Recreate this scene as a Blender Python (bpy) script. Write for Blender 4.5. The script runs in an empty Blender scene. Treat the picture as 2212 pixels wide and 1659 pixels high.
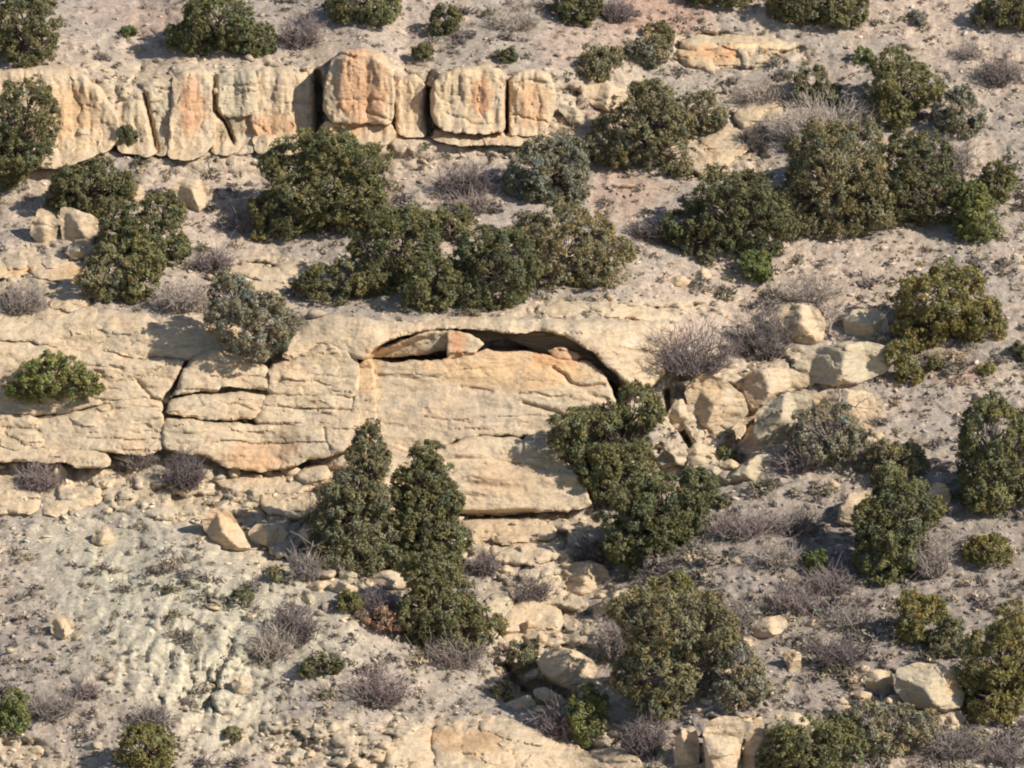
import bpy, bmesh, math, random
import numpy as np
from mathutils import Vector, Matrix
from mathutils.geometry import delaunay_2d_cdt

# ------------------------------------------------------------------ camera, sky, sun, exposure
W, H = 2212.0, 1659.0            # pixel frame used for the survey of the photograph
DIST, PXM = 160.0, 0.016         # metres to the middle of the slope, metres per survey pixel there
DOWN = math.radians(10)
TANH = (W / 2 * PXM) / DIST
sc = bpy.context.scene
col = sc.collection
CAM = np.array([0.0, -DIST * math.cos(DOWN), DIST * math.sin(DOWN)])
FWD = np.array([0.0, math.cos(DOWN), -math.sin(DOWN)])
RGT = np.array([1.0, 0.0, 0.0])
UPV = np.array([0.0, math.sin(DOWN), math.cos(DOWN)])
cd = bpy.data.cameras.new('camera'); cam = bpy.data.objects.new('camera', cd); col.objects.link(cam)
cam.location = CAM; cam.rotation_euler = (math.pi / 2 - DOWN, 0, 0)
cd.sensor_width = 36; cd.lens = 18 / TANH; cd.clip_start = 1; cd.clip_end = 3000
sc.camera = cam
SUN_AZ, SUN_EL = math.radians(62), math.radians(35)     # azimuth: from straight behind the camera towards the right
tosun = Vector((math.sin(SUN_AZ) * math.cos(SUN_EL), -math.cos(SUN_AZ) * math.cos(SUN_EL), math.sin(SUN_EL)))
sl = bpy.data.lights.new('sun', 'SUN'); sl.energy = 4.6; sl.angle = math.radians(0.5); sl.color = (1.0, 0.93, 0.82)
so = bpy.data.objects.new('sun', sl); col.objects.link(so); so.rotation_euler = tosun.to_track_quat('Z', 'Y').to_euler()
so.location = (60, -120, 90)
wd = bpy.data.worlds.new('World'); sc.world = wd; wd.use_nodes = True
nt = wd.node_tree; bg = nt.nodes['Background']; sky = nt.nodes.new('ShaderNodeTexSky')
sky.sky_type = 'NISHITA'; sky.sun_disc = False; sky.sun_elevation = SUN_EL
sky.sun_rotation = math.atan2(tosun.x, tosun.y); sky.altitude = 1600; sky.dust_density = 1.2
nt.links.new(sky.outputs[0], bg.inputs[0]); bg.inputs[1].default_value = 0.092
sc.view_settings.view_transform = 'Standard'; sc.view_settings.look = 'None'
sc.cycles.filter_width = 2.0
sc.view_settings.exposure = 0.45; sc.view_settings.gamma = 1

# ------------------------------------------------------------------ numeric helpers
rng = np.random.default_rng(7)
def unproj(u, v, dep):
    u, v, dep = np.broadcast_arrays(np.asarray(u, float), np.asarray(v, float), np.asarray(dep, float))
    x = (u - W / 2) / (W / 2) * TANH; y = -(v - H / 2) / (W / 2) * TANH
    return CAM + dep[..., None] * (FWD + x[..., None] * RGT + y[..., None] * UPV)
def project(p):
    q = p - CAM; d = q @ FWD
    return (q @ RGT) / d / TANH * W / 2 + W / 2, -(q @ UPV) / d / TANH * W / 2 + H / 2, d
def _h(i, j, k, s):
    n = (i * 374761393 + j * 668265263 + k * 2147483647 + s * 974634777) & 0xFFFFFFFF
    n = ((n ^ (n >> 13)) * 1274126177) & 0xFFFFFFFF
    n = ((n ^ (n >> 16)) * 2246822519) & 0xFFFFFFFF
    return ((n ^ (n >> 15)) & 0xFFFF) / 65535.0
def vnoise(x, y, z=None, s=0):
    x = np.asarray(x, float); y = np.asarray(y, float)
    z = np.zeros_like(x) if z is None else np.asarray(z, float)
    i, j, k = np.floor(x).astype(np.int64), np.floor(y).astype(np.int64), np.floor(z).astype(np.int64)
    f, g, h = x - i, y - j, z - k
    f, g, h = f * f * (3 - 2 * f), g * g * (3 - 2 * g), h * h * (3 - 2 * h)
    r = 0
    for a in (0, 1):
        for b in (0, 1):
            for c in (0, 1):
                r = r + _h(i + a, j + b, k + c, s) * (f if a else 1 - f) * (g if b else 1 - g) * (h if c else 1 - h)
    return r * 2 - 1
def fbm(x, y, z=None, s=0, o=4, gain=0.5):
    r, a, t = 0, 1.0, 0
    for q in range(o):
        m = 2.03 ** q
        r = r + a * vnoise(x * m + q * 17.3, y * m + q * 9.1, None if z is None else z * m, s + q); t += a; a *= gain
    return r / t
def cells(x, y, s=0):
    """broken-rock cells: random value, two random tilts times the local offset, distance to the nearest joint"""
    x = np.asarray(x, float); y = np.asarray(y, float); i, j = np.floor(x).astype(np.int64), np.floor(y).astype(np.int64)
    f1 = np.full(x.shape, 9.0); f2 = f1.copy(); val = np.zeros(x.shape); til = np.zeros(x.shape)
    for a in (-1, 0, 1):
        for b in (-1, 0, 1):
            cx = i + a + 0.1 + 0.8 * _h(i + a, j + b, i * 0, s); cy = j + b + 0.1 + 0.8 * _h(i + a, j + b, i * 0 + 1, s)
            d = np.hypot(x - cx, y - cy); n = d < f1
            f2 = np.where(n, f1, np.minimum(f2, d)); f1 = np.where(n, d, f1)
            val = np.where(n, _h(i + a, j + b, i * 0 + 2, s), val)
            til = np.where(n, (x - cx) * (_h(i + a, j + b, i * 0 + 3, s) - .5) + (y - cy) * (_h(i + a, j + b, i * 0 + 4, s) - .35), til)
    return val, til, f2 - f1
def sstep(a, b, x):
    t = np.clip((np.asarray(x, float) - a) / (b - a), 0, 1); return t * t * (3 - 2 * t)
def seg_dist(px, py, poly, closed=True):
    d = np.full(np.shape(px), 1e9); n = len(poly)
    for i in range(n if closed else n - 1):
        ax, ay = poly[i]; bx, by = poly[(i + 1) % n]
        vx, vy = bx - ax, by - ay; L = vx * vx + vy * vy + 1e-9
        t = np.clip(((px - ax) * vx + (py - ay) * vy) / L, 0, 1)
        d = np.minimum(d, np.hypot(px - ax - t * vx, py - ay - t * vy))
    return d
def inside(px, py, poly):
    r = np.zeros(np.shape(px), bool); n = len(poly)
    for i in range(n):
        ax, ay = poly[i]; bx, by = poly[(i + 1) % n]
        if ay == by: continue
        c = ((ay > py) != (by > py)) & (px < (bx - ax) * (py - ay) / (by - ay) + ax)
        r ^= c
    return r
def smooth_poly(poly, it=2, keep=0.25):
    p = np.array(poly, float)
    for _ in range(it):
        q = np.roll(p, -1, 0); p = np.stack([p * (1 - keep) + q * keep, p * keep + q * (1 - keep)], 1).reshape(-1, 2)
    return p
def resample(p, step, closed=True):
    q = np.vstack([p, p[:1]]) if closed else p
    s = np.r_[0, np.cumsum(np.hypot(*np.diff(q, axis=0).T))]
    n = max(8, int(s[-1] / step)); t = np.linspace(0, s[-1], n, endpoint=not closed)
    return np.stack([np.interp(t, s, q[:, 0]), np.interp(t, s, q[:, 1])], 1)

# ------------------------------------------------------------------ object helpers
def mesh_from(name, verts, faces, mat=None, smooth=False, tint=None, mats=None, midx=None):
    me = bpy.data.meshes.new(name)
    verts = np.asarray(verts, np.float32)
    if isinstance(faces, np.ndarray):
        n, k = faces.shape
        me.vertices.add(len(verts)); me.vertices.foreach_set('co', verts.ravel())
        me.loops.add(n * k); me.loops.foreach_set('vertex_index', faces.astype(np.int32).ravel())
        me.polygons.add(n); me.polygons.foreach_set('loop_start', np.arange(0, n * k, k, dtype=np.int32))
        me.update(calc_edges=True)
    else:
        me.from_pydata(verts.tolist(), [], faces); me.update()
    for m in (mats or [mat]):
        if m is not None: me.materials.append(m)
    if midx is not None: me.polygons.foreach_set('material_index', np.asarray(midx, np.int32))
    if smooth: me.polygons.foreach_set('use_smooth', np.ones(len(me.polygons), bool))
    if tint is not None:
        at = me.color_attributes.new('tint', 'FLOAT_COLOR', 'POINT')
        t = np.ones((len(verts), 4), np.float32); t[:, :tint.shape[1]] = tint
        at.data.foreach_set('color', t.ravel())
    me.validate(); return me
def link(name, me, parent=None, loc=None):
    o = bpy.data.objects.new(name, me); col.objects.link(o)
    if parent is not None:
        o.parent = parent
        o.matrix_parent_inverse = Matrix.Translation(parent.location).inverted()
    if loc is not None: o.location = loc
    return o
def tag(o, label=None, cat=None, group=None, kind=None):
    for k, x in (('label', label), ('category', cat), ('group', group), ('kind', kind)):
        if x: o[k] = x
    return o
def empty(name, loc, label, cat, group=None):
    o = link(name, None, None, loc); o.empty_display_size = 0.3
    return tag(o, label, cat, group)

# ------------------------------------------------------------------ materials
def new_mat(name):
    m = bpy.data.materials.new(name); m.use_nodes = True
    return m, m.node_tree, m.node_tree.nodes['Principled BSDF']
def N(t, kind, **kw):
    n = t.nodes.new(kind)
    for k, v in kw.items():
        if k in n.inputs.keys(): n.inputs[k].default_value = v
        else: setattr(n, k, v)
    return n
def noise_tex(t, vec, scale, detail=4, rough=0.55):
    n = N(t, 'ShaderNodeTexNoise', Scale=scale, Detail=detail, Roughness=rough)
    if vec is not None: t.links.new(vec, n.inputs['Vector'])
    return n
def ramp(t, fac, stops):
    r = t.nodes.new('ShaderNodeValToRGB'); e = r.color_ramp.elements
    while len(e) < len(stops): e.new(0.5)
    for el, (p, c) in zip(e, stops):
        el.position = p; el.color = (*c, 1) if len(c) == 3 else c
    t.links.new(fac, r.inputs[0]); return r
def mix(t, fac, a, b, mode='MIX'):
    m = t.nodes.new('ShaderNodeMix'); m.data_type = 'RGBA'; m.blend_type = mode
    for s, v in ((m.inputs[0], fac), (m.inputs[6], a), (m.inputs[7], b)):
        if isinstance(v, (int, float)): s.default_value = v
        elif isinstance(v, tuple): s.default_value = (*v, 1)
        else: t.links.new(v, s)
    return m.outputs[2]
def bump(t, bs, hgt, strength, dist):
    b = N(t, 'ShaderNodeBump', Strength=strength, Distance=dist)
    t.links.new(hgt, b.inputs['Height']); t.links.new(b.outputs[0], bs.inputs['Normal']); return b

def rock_material(name, base, warm, grey, lichen=0.5):
    m, t, bs = new_mat(name)
    g = t.nodes.new('ShaderNodeNewGeometry'); P = g.outputs['Position']
    mp = N(t, 'ShaderNodeMapping'); mp.inputs['Scale'].default_value = (1, 1, 2.6); t.links.new(P, mp.inputs[0])
    n1 = noise_tex(t, P, 0.55, 6, 0.6); n2 = noise_tex(t, mp.outputs[0], 2.4, 6, 0.65); n3 = noise_tex(t, P, 9, 4, 0.7); n4 = noise_tex(t, P, 1.7, 5, 0.6)
    c = mix(t, ramp(t, n1.outputs[0], [(0.38, (0, 0, 0)), (0.62, (1, 1, 1))]).outputs[0], base, warm)
    c = mix(t, ramp(t, n4.outputs[0], [(0.50, (0, 0, 0)), (0.66, (lichen, lichen, lichen))]).outputs[0], c, grey)
    c = mix(t, 0.45, c, ramp(t, n2.outputs[0], [(0.3, (0.60, 0.56, 0.51)), (0.47, (0.97, 0.96, 0.95)), (0.75, (1.2, 1.18, 1.14))]).outputs[0], 'MULTIPLY')
    c = mix(t, 0.5, c, ramp(t, n3.outputs[0], [(0.30, (0.45, 0.42, 0.40)), (0.46, (0.98, 0.98, 0.98)), (0.8, (1.2, 1.2, 1.2))]).outputs[0], 'MULTIPLY')
    n6 = noise_tex(t, P, 4.2, 5, 0.7)
    c = mix(t, ramp(t, n6.outputs[0], [(0.585, (0, 0, 0)), (0.66, (0.34, 0.34, 0.34))]).outputs[0], c, (0.20, 0.165, 0.125))
    mp2 = N(t, 'ShaderNodeMapping'); mp2.inputs['Scale'].default_value = (0.5, 0.5, 6.0); t.links.new(P, mp2.inputs[0])
    n7 = noise_tex(t, mp2.outputs[0], 1.5, 5, 0.6)
    c = mix(t, 0.35, c, ramp(t, n7.outputs[0], [(0.36, (0.68, 0.62, 0.56)), (0.5, (1, 1, 1)), (0.7, (1.1, 1.1, 1.1))]).outputs[0], 'MULTIPLY')
    at = N(t, 'ShaderNodeVertexColor', layer_name='tint')
    c = mix(t, 1.0, c, at.outputs[0], 'MULTIPLY')
    t.links.new(c, bs.inputs['Base Color']); bs.inputs['Roughness'].default_value = 0.92
    bs.inputs['Specular IOR Level'].default_value = 0.15
    n5 = noise_tex(t, mp.outputs[0], 5.0, 6, 0.7)
    bump(t, bs, n5.outputs[0], 0.8, 0.10)
    return m
M_CREAM = rock_material('sandstone_cream', (0.57, 0.455, 0.315), (0.61, 0.455, 0.295), (0.47, 0.41, 0.32))
M_ORANGE = rock_material('sandstone_orange', (0.58, 0.455, 0.305), (0.59, 0.435, 0.28), (0.50, 0.425, 0.315), 0.4)
M_GREY = rock_material('sandstone_grey', (0.50, 0.425, 0.305), (0.54, 0.435, 0.295), (0.41, 0.37, 0.295), 0.6)

def ground_material():
    m, t, bs = new_mat('hillside_dirt')
    g = t.nodes.new('ShaderNodeNewGeometry'); P = g.outputs['Position']
    at = N(t, 'ShaderNodeVertexColor', layer_name='tint')
    n1 = noise_tex(t, P, 3.2, 6, 0.7); n2 = noise_tex(t, P, 11, 4, 0.7)
    vo = N(t, 'ShaderNodeTexVoronoi', Scale=5.5); t.links.new(P, vo.inputs['Vector'])
    vo2 = N(t, 'ShaderNodeTexVoronoi', Scale=11.0); t.links.new(P, vo2.inputs['Vector'])
    c = mix(t, 0.42, at.outputs[0], ramp(t, n1.outputs[0], [(0.30, (0.42, 0.41, 0.42)), (0.48, (0.95, 0.95, 0.95)), (0.70, (1.35, 1.33, 1.3))]).outputs[0], 'MULTIPLY')
    c = mix(t, 0.36, c, ramp(t, n2.outputs[0], [(0.34, (0.4, 0.38, 0.38)), (0.5, (1, 1, 1)), (0.75, (1.3, 1.3, 1.3))]).outputs[0], 'MULTIPLY')
    sh = N(t, 'ShaderNodeSeparateColor'); t.links.new(vo.outputs['Color'], sh.inputs[0])
    c = mix(t, 0.30, c, ramp(t, sh.outputs[0], [(0.0, (0.55, 0.54, 0.55)), (0.5, (1, 1, 1)), (1.0, (1.35, 1.33, 1.3))]).outputs[0], 'MULTIPLY')
    sh2 = N(t, 'ShaderNodeSeparateColor'); t.links.new(vo2.outputs['Color'], sh2.inputs[0])
    c = mix(t, 0.30, c, ramp(t, sh2.outputs[0], [(0.0, (0.55, 0.53, 0.52)), (0.5, (1, 1, 1)), (1.0, (1.35, 1.33, 1.3))]).outputs[0], 'MULTIPLY')
    t.links.new(c, bs.inputs['Base Color']); bs.inputs['Roughness'].default_value = 0.95
    bs.inputs['Specular IOR Level'].default_value = 0.1
    n3 = noise_tex(t, P, 4.0, 8, 0.75)
    bump(t, bs, n3.outputs[0], 0.7, 0.2)
    return m
M_GROUND = ground_material()

def leaf_material(name, rgb, var=0.5):
    m, t, bs = new_mat(name)
    at = N(t, 'ShaderNodeVertexColor', layer_name='tint'); oi = t.nodes.new('ShaderNodeObjectInfo')
    c = mix(t, 1.0, rgb, at.outputs[0], 'MULTIPLY')
    r = ramp(t, oi.outputs['Random'], [(0, (0.86, 0.9, 0.9)), (1, (1.14, 1.08, 1.0))])
    c = mix(t, 1.0, c, r.outputs[0], 'MULTIPLY')
    t.links.new(c, bs.inputs['Base Color']); bs.inputs['Roughness'].default_value = 0.75
    bs.inputs['Specular IOR Level'].default_value = 0.18
    tr = t.nodes.new('ShaderNodeBsdfTranslucent'); t.links.new(c, tr.inputs[0])
    ms = t.nodes.new('ShaderNodeMixShader'); ms.inputs[0].default_value = 0.10
    out = t.nodes['Material Output']
    t.links.new(bs.outputs[0], ms.inputs[1]); t.links.new(tr.outputs[0], ms.inputs[2]); t.links.new(ms.outputs[0], out.inputs[0])
    return m
LEAF = {k: leaf_material('foliage_' + k, c) for k, c in dict(
    dark=(0.158, 0.153, 0.076), green=(0.188, 0.181, 0.084), olive=(0.238, 0.212, 0.118), bright=(0.190, 0.203, 0.076),
    grey=(0.270, 0.243, 0.163), yellow=(0.228, 0.202, 0.080), sage=(0.28, 0.255, 0.205), rust=(0.38, 0.25, 0.17)).items()}
def plain(name, rgb, var=0.35, scale=6):
    m, t, bs = new_mat(name)
    g = t.nodes.new('ShaderNodeNewGeometry'); n = noise_tex(t, g.outputs['Position'], scale, 4)
    r = ramp(t, n.outputs[0], [(0.3, (1 - var,) * 3), (0.7, (1 + var,) * 3)])
    oi = t.nodes.new('ShaderNodeObjectInfo'); r2 = ramp(t, oi.outputs['Random'], [(0, (0.75, 0.75, 0.78)), (1, (1.25, 1.22, 1.2))])
    c = mix(t, 1.0, rgb, r.outputs[0], 'MULTIPLY'); c = mix(t, 1.0, c, r2.outputs[0], 'MULTIPLY')
    t.links.new(c, bs.inputs['Base Color']); bs.inputs['Roughness'].default_value = 0.9; bs.inputs['Specular IOR Level'].default_value = 0.15
    return m
M_BARK = plain('bark_brown', (0.13, 0.10, 0.078)); M_BARKG = plain('bark_grey', (0.27, 0.235, 0.205))
M_TWIG = plain('twig_grey', (0.26, 0.22, 0.195)); M_TWIGP = plain('twig_purple', (0.22, 0.178, 0.168)); M_TWIGL = plain('twig_pale', (0.36, 0.31, 0.265))
def stone_material(name, stops):
    m, t, bs = new_mat(name)
    oi = t.nodes.new('ShaderNodeObjectInfo'); at = N(t, 'ShaderNodeVertexColor', layer_name='tint')
    g = t.nodes.new('ShaderNodeNewGeometry'); n = noise_tex(t, g.outputs['Position'], 8, 5, 0.65)
    c = mix(t, 1.0, ramp(t, oi.outputs['Random'], stops).outputs[0], at.outputs[0], 'MULTIPLY')
    c = mix(t, 0.6, c, ramp(t, n.outputs[0], [(0.3, (0.6, 0.6, 0.6)), (0.7, (1.25, 1.25, 1.25))]).outputs[0], 'MULTIPLY')
    t.links.new(c, bs.inputs['Base Color']); bs.inputs['Roughness'].default_value = 0.92; bs.inputs['Specular IOR Level'].default_value = 0.15
    return m
M_STONE = stone_material('loose_stone', [(0, (0.30, 0.25, 0.20)), (0.4, (0.42, 0.33, 0.24)), (0.7, (0.50, 0.37, 0.23)), (1, (0.36, 0.31, 0.27))])
M_GRAVEL = stone_material('loose_gravel', [(0, (1, 1, 1)), (1, (1, 1, 1))])

# ------------------------------------------------------------------ the slope as a depth field over the survey frame
def ip(u, pts):
    a = np.array(pts, float); return np.interp(u, a[:, 0], a[:, 1])
FLUTE = [(300, 1400), (420, 1330), (560, 1380), (560, 1460), (520, 1560), (450, 1600), (330, 1500), (260, 1440)]
SHALE = [(60, 1180), (230, 1130), (420, 1170), (560, 1230), (720, 1320), (760, 1400), (640, 1440), (580, 1500), (540, 1590), (450, 1630), (330, 1540), (200, 1430), (140, 1320)]
SLOT = [(800, 770), (850, 738), (920, 722), (985, 712), (1050, 716), (1150, 717), (1215, 732), (1265, 758), (1300, 790), (1350, 850), (1340, 880),
        (1315, 850), (1290, 800), (1250, 778), (1180, 764), (1110, 760), (1060, 760), (1000, 770), (960, 777), (860, 782)]
GULLY = [(1570, 935), (1470, 1060), (1330, 1240), (1130, 1350), (1100, 1460), (1210, 1600), (1260, 1750)]
FISSURES = [([(686, 160), (688, 220), (690, 292)], 8, 1.5), ([(924, 195), (923, 240), (928, 288)], 6, 1.3), ([(1094, 185), (1094, 288)], 4, 1.2), ([(463, 170), (464, 240), (485, 262), (505, 310)], 3.5, .8), ([(312, 205), (325, 260), (338, 325)], 4, .7), ([(1440, 850), (1446, 890), (1475, 935), (1500, 978)], 8, 1.4), ([(1655, 885), (1610, 935), (1570, 985), (1600, 1000)], 20, 1.5), ([(1100, 1450), (1130, 1490), (1180, 1478), (1220, 1505)], 16, 1.3), ([(995, 1114), (1060, 1112), (1150, 1110)], 7, .8)]
def poly_soft(u, v, poly, soft):
    d = seg_dist(u, v, poly); i = inside(u, v, poly)
    return np.where(i, np.clip(0.5 + d / soft / 2, 0, 1), np.clip(0.5 - d / soft / 2, 0, 1))
def depth(u, v, fine=True):
    u, v = np.broadcast_arrays(np.asarray(u, float), np.asarray(v, float))
    vt = ip(u, [(0, 668), (400, 684), (640, 690), (1000, 688), (1450, 700)])
    vb = ip(u, [(0, 985), (350, 972), (500, 1010), (600, 1018), (750, 985), (940, 1090), (1000, 1108), (1280, 1105), (1500, 1000)])
    cb = ip(u, [(0, 350), (200, 332), (350, 332), (550, 322), (700, 300), (1200, 292)])
    ct = ip(u, [(0, 158), (180, 165), (300, 190), (400, 155), (660, 150), (780, 115), (880, 160), (1060, 145), (1200, 160)])
    R = (829.5 - v) * 1.327
    seg = lambda a, b: np.clip(b - v, 0, None) - np.clip(a - v, 0, None)      # rows climbed between b (lower edge) and a (upper edge)
    Lm = -42 - 1.33 * np.clip(v - vb, 0, None) - 0.53 * (np.clip(v, vt, vb) - vt) + 2.25 * seg(560 + 0 * v, np.maximum(vt, 560)) + 1.6 * seg(330 + 0 * v, 560 + 0 * v) + 1.327 * np.clip(330 - v, 0, None)
    mM = 1 - sstep(1290, 1620, u)
    Up = -1.12 * seg(ct, cb) + 0.72 * seg(ct - 257, ct)
    mU = 1 - sstep(1160, 1420, u)
    D = R + mM * (Lm - R) + mU * Up
    T = DIST + D * PXM
    gd = seg_dist(u, v, GULLY, False); T = T + 0.9 * np.exp(-(gd / 70) ** 2)
    T = T - 1.5 * np.exp(-((u - 420) / 330) ** 2 - ((v - 1360) / 170) ** 2)
    T = T - 0.75 * mU * np.exp(-((v - cb - 18) / 26) ** 2)                     # talus apron under the cliff
    for ln, w_, a_ in FISSURES: T = T + a_ * np.exp(-(seg_dist(u, v, ln, False) / w_) ** 2)
    T = T - 1.0 * np.exp(-((u - 1020) / 260) ** 2 - ((v - 1640) / 90) ** 2)
    T = T - 0.8 * np.exp(-((u - 1800) / 350) ** 2 - ((v - 1450) / 120) ** 2)
    if fine:
        x, y = u * PXM, v * PXM
        T = T + 0.45 * fbm(x / 5, y / 4, s=3, o=3) + 0.16 * fbm(x / 1.3, y / 0.9, s=11, o=4, gain=0.6)
        z = sstep(0.25, 0.75, tan_zone(u, v))
        wu, wv = u + 14 * fbm(u / 40, v / 40, s=61, o=3), v + 9 * fbm(u / 40, v / 30, s=65, o=3)
        for cu, cv, am, sd in ((95, 48, .55, 71), (42, 24, .30, 72), (20, 12, .13, 73)):
            val, til, joint = cells(wu / cu, wv / cv, sd)
            T = T + z * am * ((val - .5) - 1.1 * til + 0.45 * np.exp(-joint / .09))
        val, til, joint = cells(wu / 26, wv / 17, 74); T = T + (1 - z) * .15 * ((val - .5) - til)
        val, til, joint = cells(wu / 60, wv / 34, 75); T = T + (1 - z) * .16 * ((val - .5) * .8 - til) * sstep(-.2, .5, fbm(u / 130, v / 90, s=79, o=2))
        m = poly_soft(u, v, SHALE, 70); wx = 26 * fbm(u / 70, v / 70, s=23, o=3)
        s = (u * 0.92 + v * 0.40 + wx) * PXM; q = (v * .92 - u * .40) * PXM
        fl = 0.22 + 0.78 * poly_soft(u, v, FLUTE, 80)
        rill = np.clip(1 - 2.6 * np.abs(fbm(s / 0.75, q / 3.2, s=25, o=3)), 0, 1) ** 1.5
        rill2 = np.clip(1 - 3.0 * np.abs(fbm(s / 0.33, q / 1.5, s=21, o=2)), 0, 1) ** 1.3
        T = T + m * fl * (0.42 * rill + 0.20 * rill2)
        T = T + 2.3 * poly_soft(u, v, SLOT, 12)
    return T

TANZ = [(430, 1520, 110, 80, .6), (300, 1040, 420, 55, 1.), (560, 1075, 300, 75, 1.), (700, 850, 800, 160, 1.0), (640, 1190, 170, 80, .9), (1110, 1150, 190, 70, 1.), (1180, 1350, 130, 180, 1.),
        (1570, 300, 100, 95, .9), (1590, 112, 150, 38, 1.), (1330, 190, 90, 60, .5), (600, 240, 700, 105, .95), (1110, 310, 200, 30, .7), (440, 330, 200, 26, .8), (1030, 1625, 420, 70, 1.), (560, 590, 130, 40, .8),
        (90, 605, 130, 70, .9), (1560, 880, 170, 120, .95), (1640, 800, 150, 70, .8), (1290, 672, 260, 26, .8), (680, 1600, 200, 50, .8), (60, 1640, 110, 40, .8), (1600, 1620, 190, 90, .9), (1980, 1500, 140, 70, .7),
        (1480, 1010, 130, 70, .8), (1330, 1250, 90, 60, .6), (1700, 1360, 90, 60, .45), (1900, 1120, 130, 60, .4), (170, 1150, 120, 40, .4)]
def tan_zone(u, v):
    n2 = fbm(u * PXM / 0.8, v * PXM / 0.5, s=37, o=4, gain=0.6); tw = np.zeros(np.shape(u))
    for cx, cy, rx, ry, k in TANZ: tw = np.maximum(tw, k * np.clip(1.45 - ((u - cx) / rx) ** 2 - ((v - cy) / ry) ** 2 + 0.9 * n2, 0, 1))
    return tw
def ground_colour(u, v, want_tan=False):
    x, y = u * PXM, v * PXM
    n = fbm(x / 3, y / 1.8, s=31, o=4); n2 = fbm(x / 0.8, y / 0.5, s=37, o=4, gain=0.6)
    pink = np.array([0.525, 0.415, 0.320]); grey = np.array([0.41, 0.348, 0.288]); tan = np.array([0.575, 0.46, 0.325])
    shale = np.array([0.555, 0.50, 0.375]); rose = np.array([0.47, 0.295, 0.215])
    w = sstep(-0.35, 0.45, n + 0.5 * n2)[..., None]
    c = grey * (1 - w) + pink * w
    blob = lambda cx, cy, rx, ry, k=1.0: k * np.clip(1.5 - ((u - cx) / rx) ** 2 - ((v - cy) / ry) ** 2 + 0.8 * n2, 0, 1)[..., None]
    tw = tan_zone(u, v); b = tw[..., None]; c = c * (1 - b) + tan * b
    for (cx, cy, rx, ry, k) in [(1430, 30, 110, 40, .7), (1300, 250, 60, 40, .4), (2050, 790, 60, 40, .5), (1260, 95, 120, 50, .3), (310, 30, 120, 40, .25), (1350, 420, 80, 50, .4)]:
        b = blob(cx, cy, rx, ry, k); c = c * (1 - b) + rose * b
    if want_tan: return tw
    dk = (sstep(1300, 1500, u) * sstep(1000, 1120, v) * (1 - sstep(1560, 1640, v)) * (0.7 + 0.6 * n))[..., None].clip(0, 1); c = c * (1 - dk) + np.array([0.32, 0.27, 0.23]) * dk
    m = (poly_soft(u, v, SHALE, 90) * np.clip(0.9 + 0.5 * n2, 0, 1))[..., None]; c = c * (1 - m) + shale * m
    return c * (1 + 0.16 * fbm(x / 0.3, y / 0.22, s=41, o=3))[..., None]

def axis(lo, a, b, hi, step, far):
    s = [b]
    k = step
    while s[-1] < hi: k = min(k * 1.25, far); s.append(s[-1] + k)
    k = step; l = [a]
    while l[-1] > lo: k = min(k * 1.25, far); l.append(l[-1] - k)
    return np.array(l[::-1][:-1] + list(np.arange(a, b, step)) + s)
ux = axis(-3500, -60, W + 60, W + 3500, 4.7, 170); vy = axis(-1300, -60, H + 60, H + 1700, 4.5, 130)
UU, VV = np.meshgrid(ux, vy)
TG = depth(UU, VV)
gv = unproj(UU, VV, TG).reshape(-1, 3)
nu, nv = len(ux), len(vy)
ii = (np.arange(nv - 1)[:, None] * nu + np.arange(nu - 1)[None]).ravel()
gf = np.stack([ii, ii + nu, ii + nu + 1, ii + 1], 1)
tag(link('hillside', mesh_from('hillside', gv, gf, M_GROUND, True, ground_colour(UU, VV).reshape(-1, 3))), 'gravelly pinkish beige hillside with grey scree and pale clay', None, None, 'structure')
def ground_at(u, v):
    """bilinear sample of the built slope"""
    u = np.asarray(u, float); v = np.asarray(v, float)
    i = np.clip(np.searchsorted(ux, u) - 1, 0, nu - 2); j = np.clip(np.searchsorted(vy, v) - 1, 0, nv - 2)
    a = (u - ux[i]) / (ux[i + 1] - ux[i]); b = (v - vy[j]) / (vy[j + 1] - vy[j])
    return (TG[j, i] * (1 - a) + TG[j, i + 1] * a) * (1 - b) + (TG[j + 1, i] * (1 - a) + TG[j + 1, i + 1] * a) * b

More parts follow.
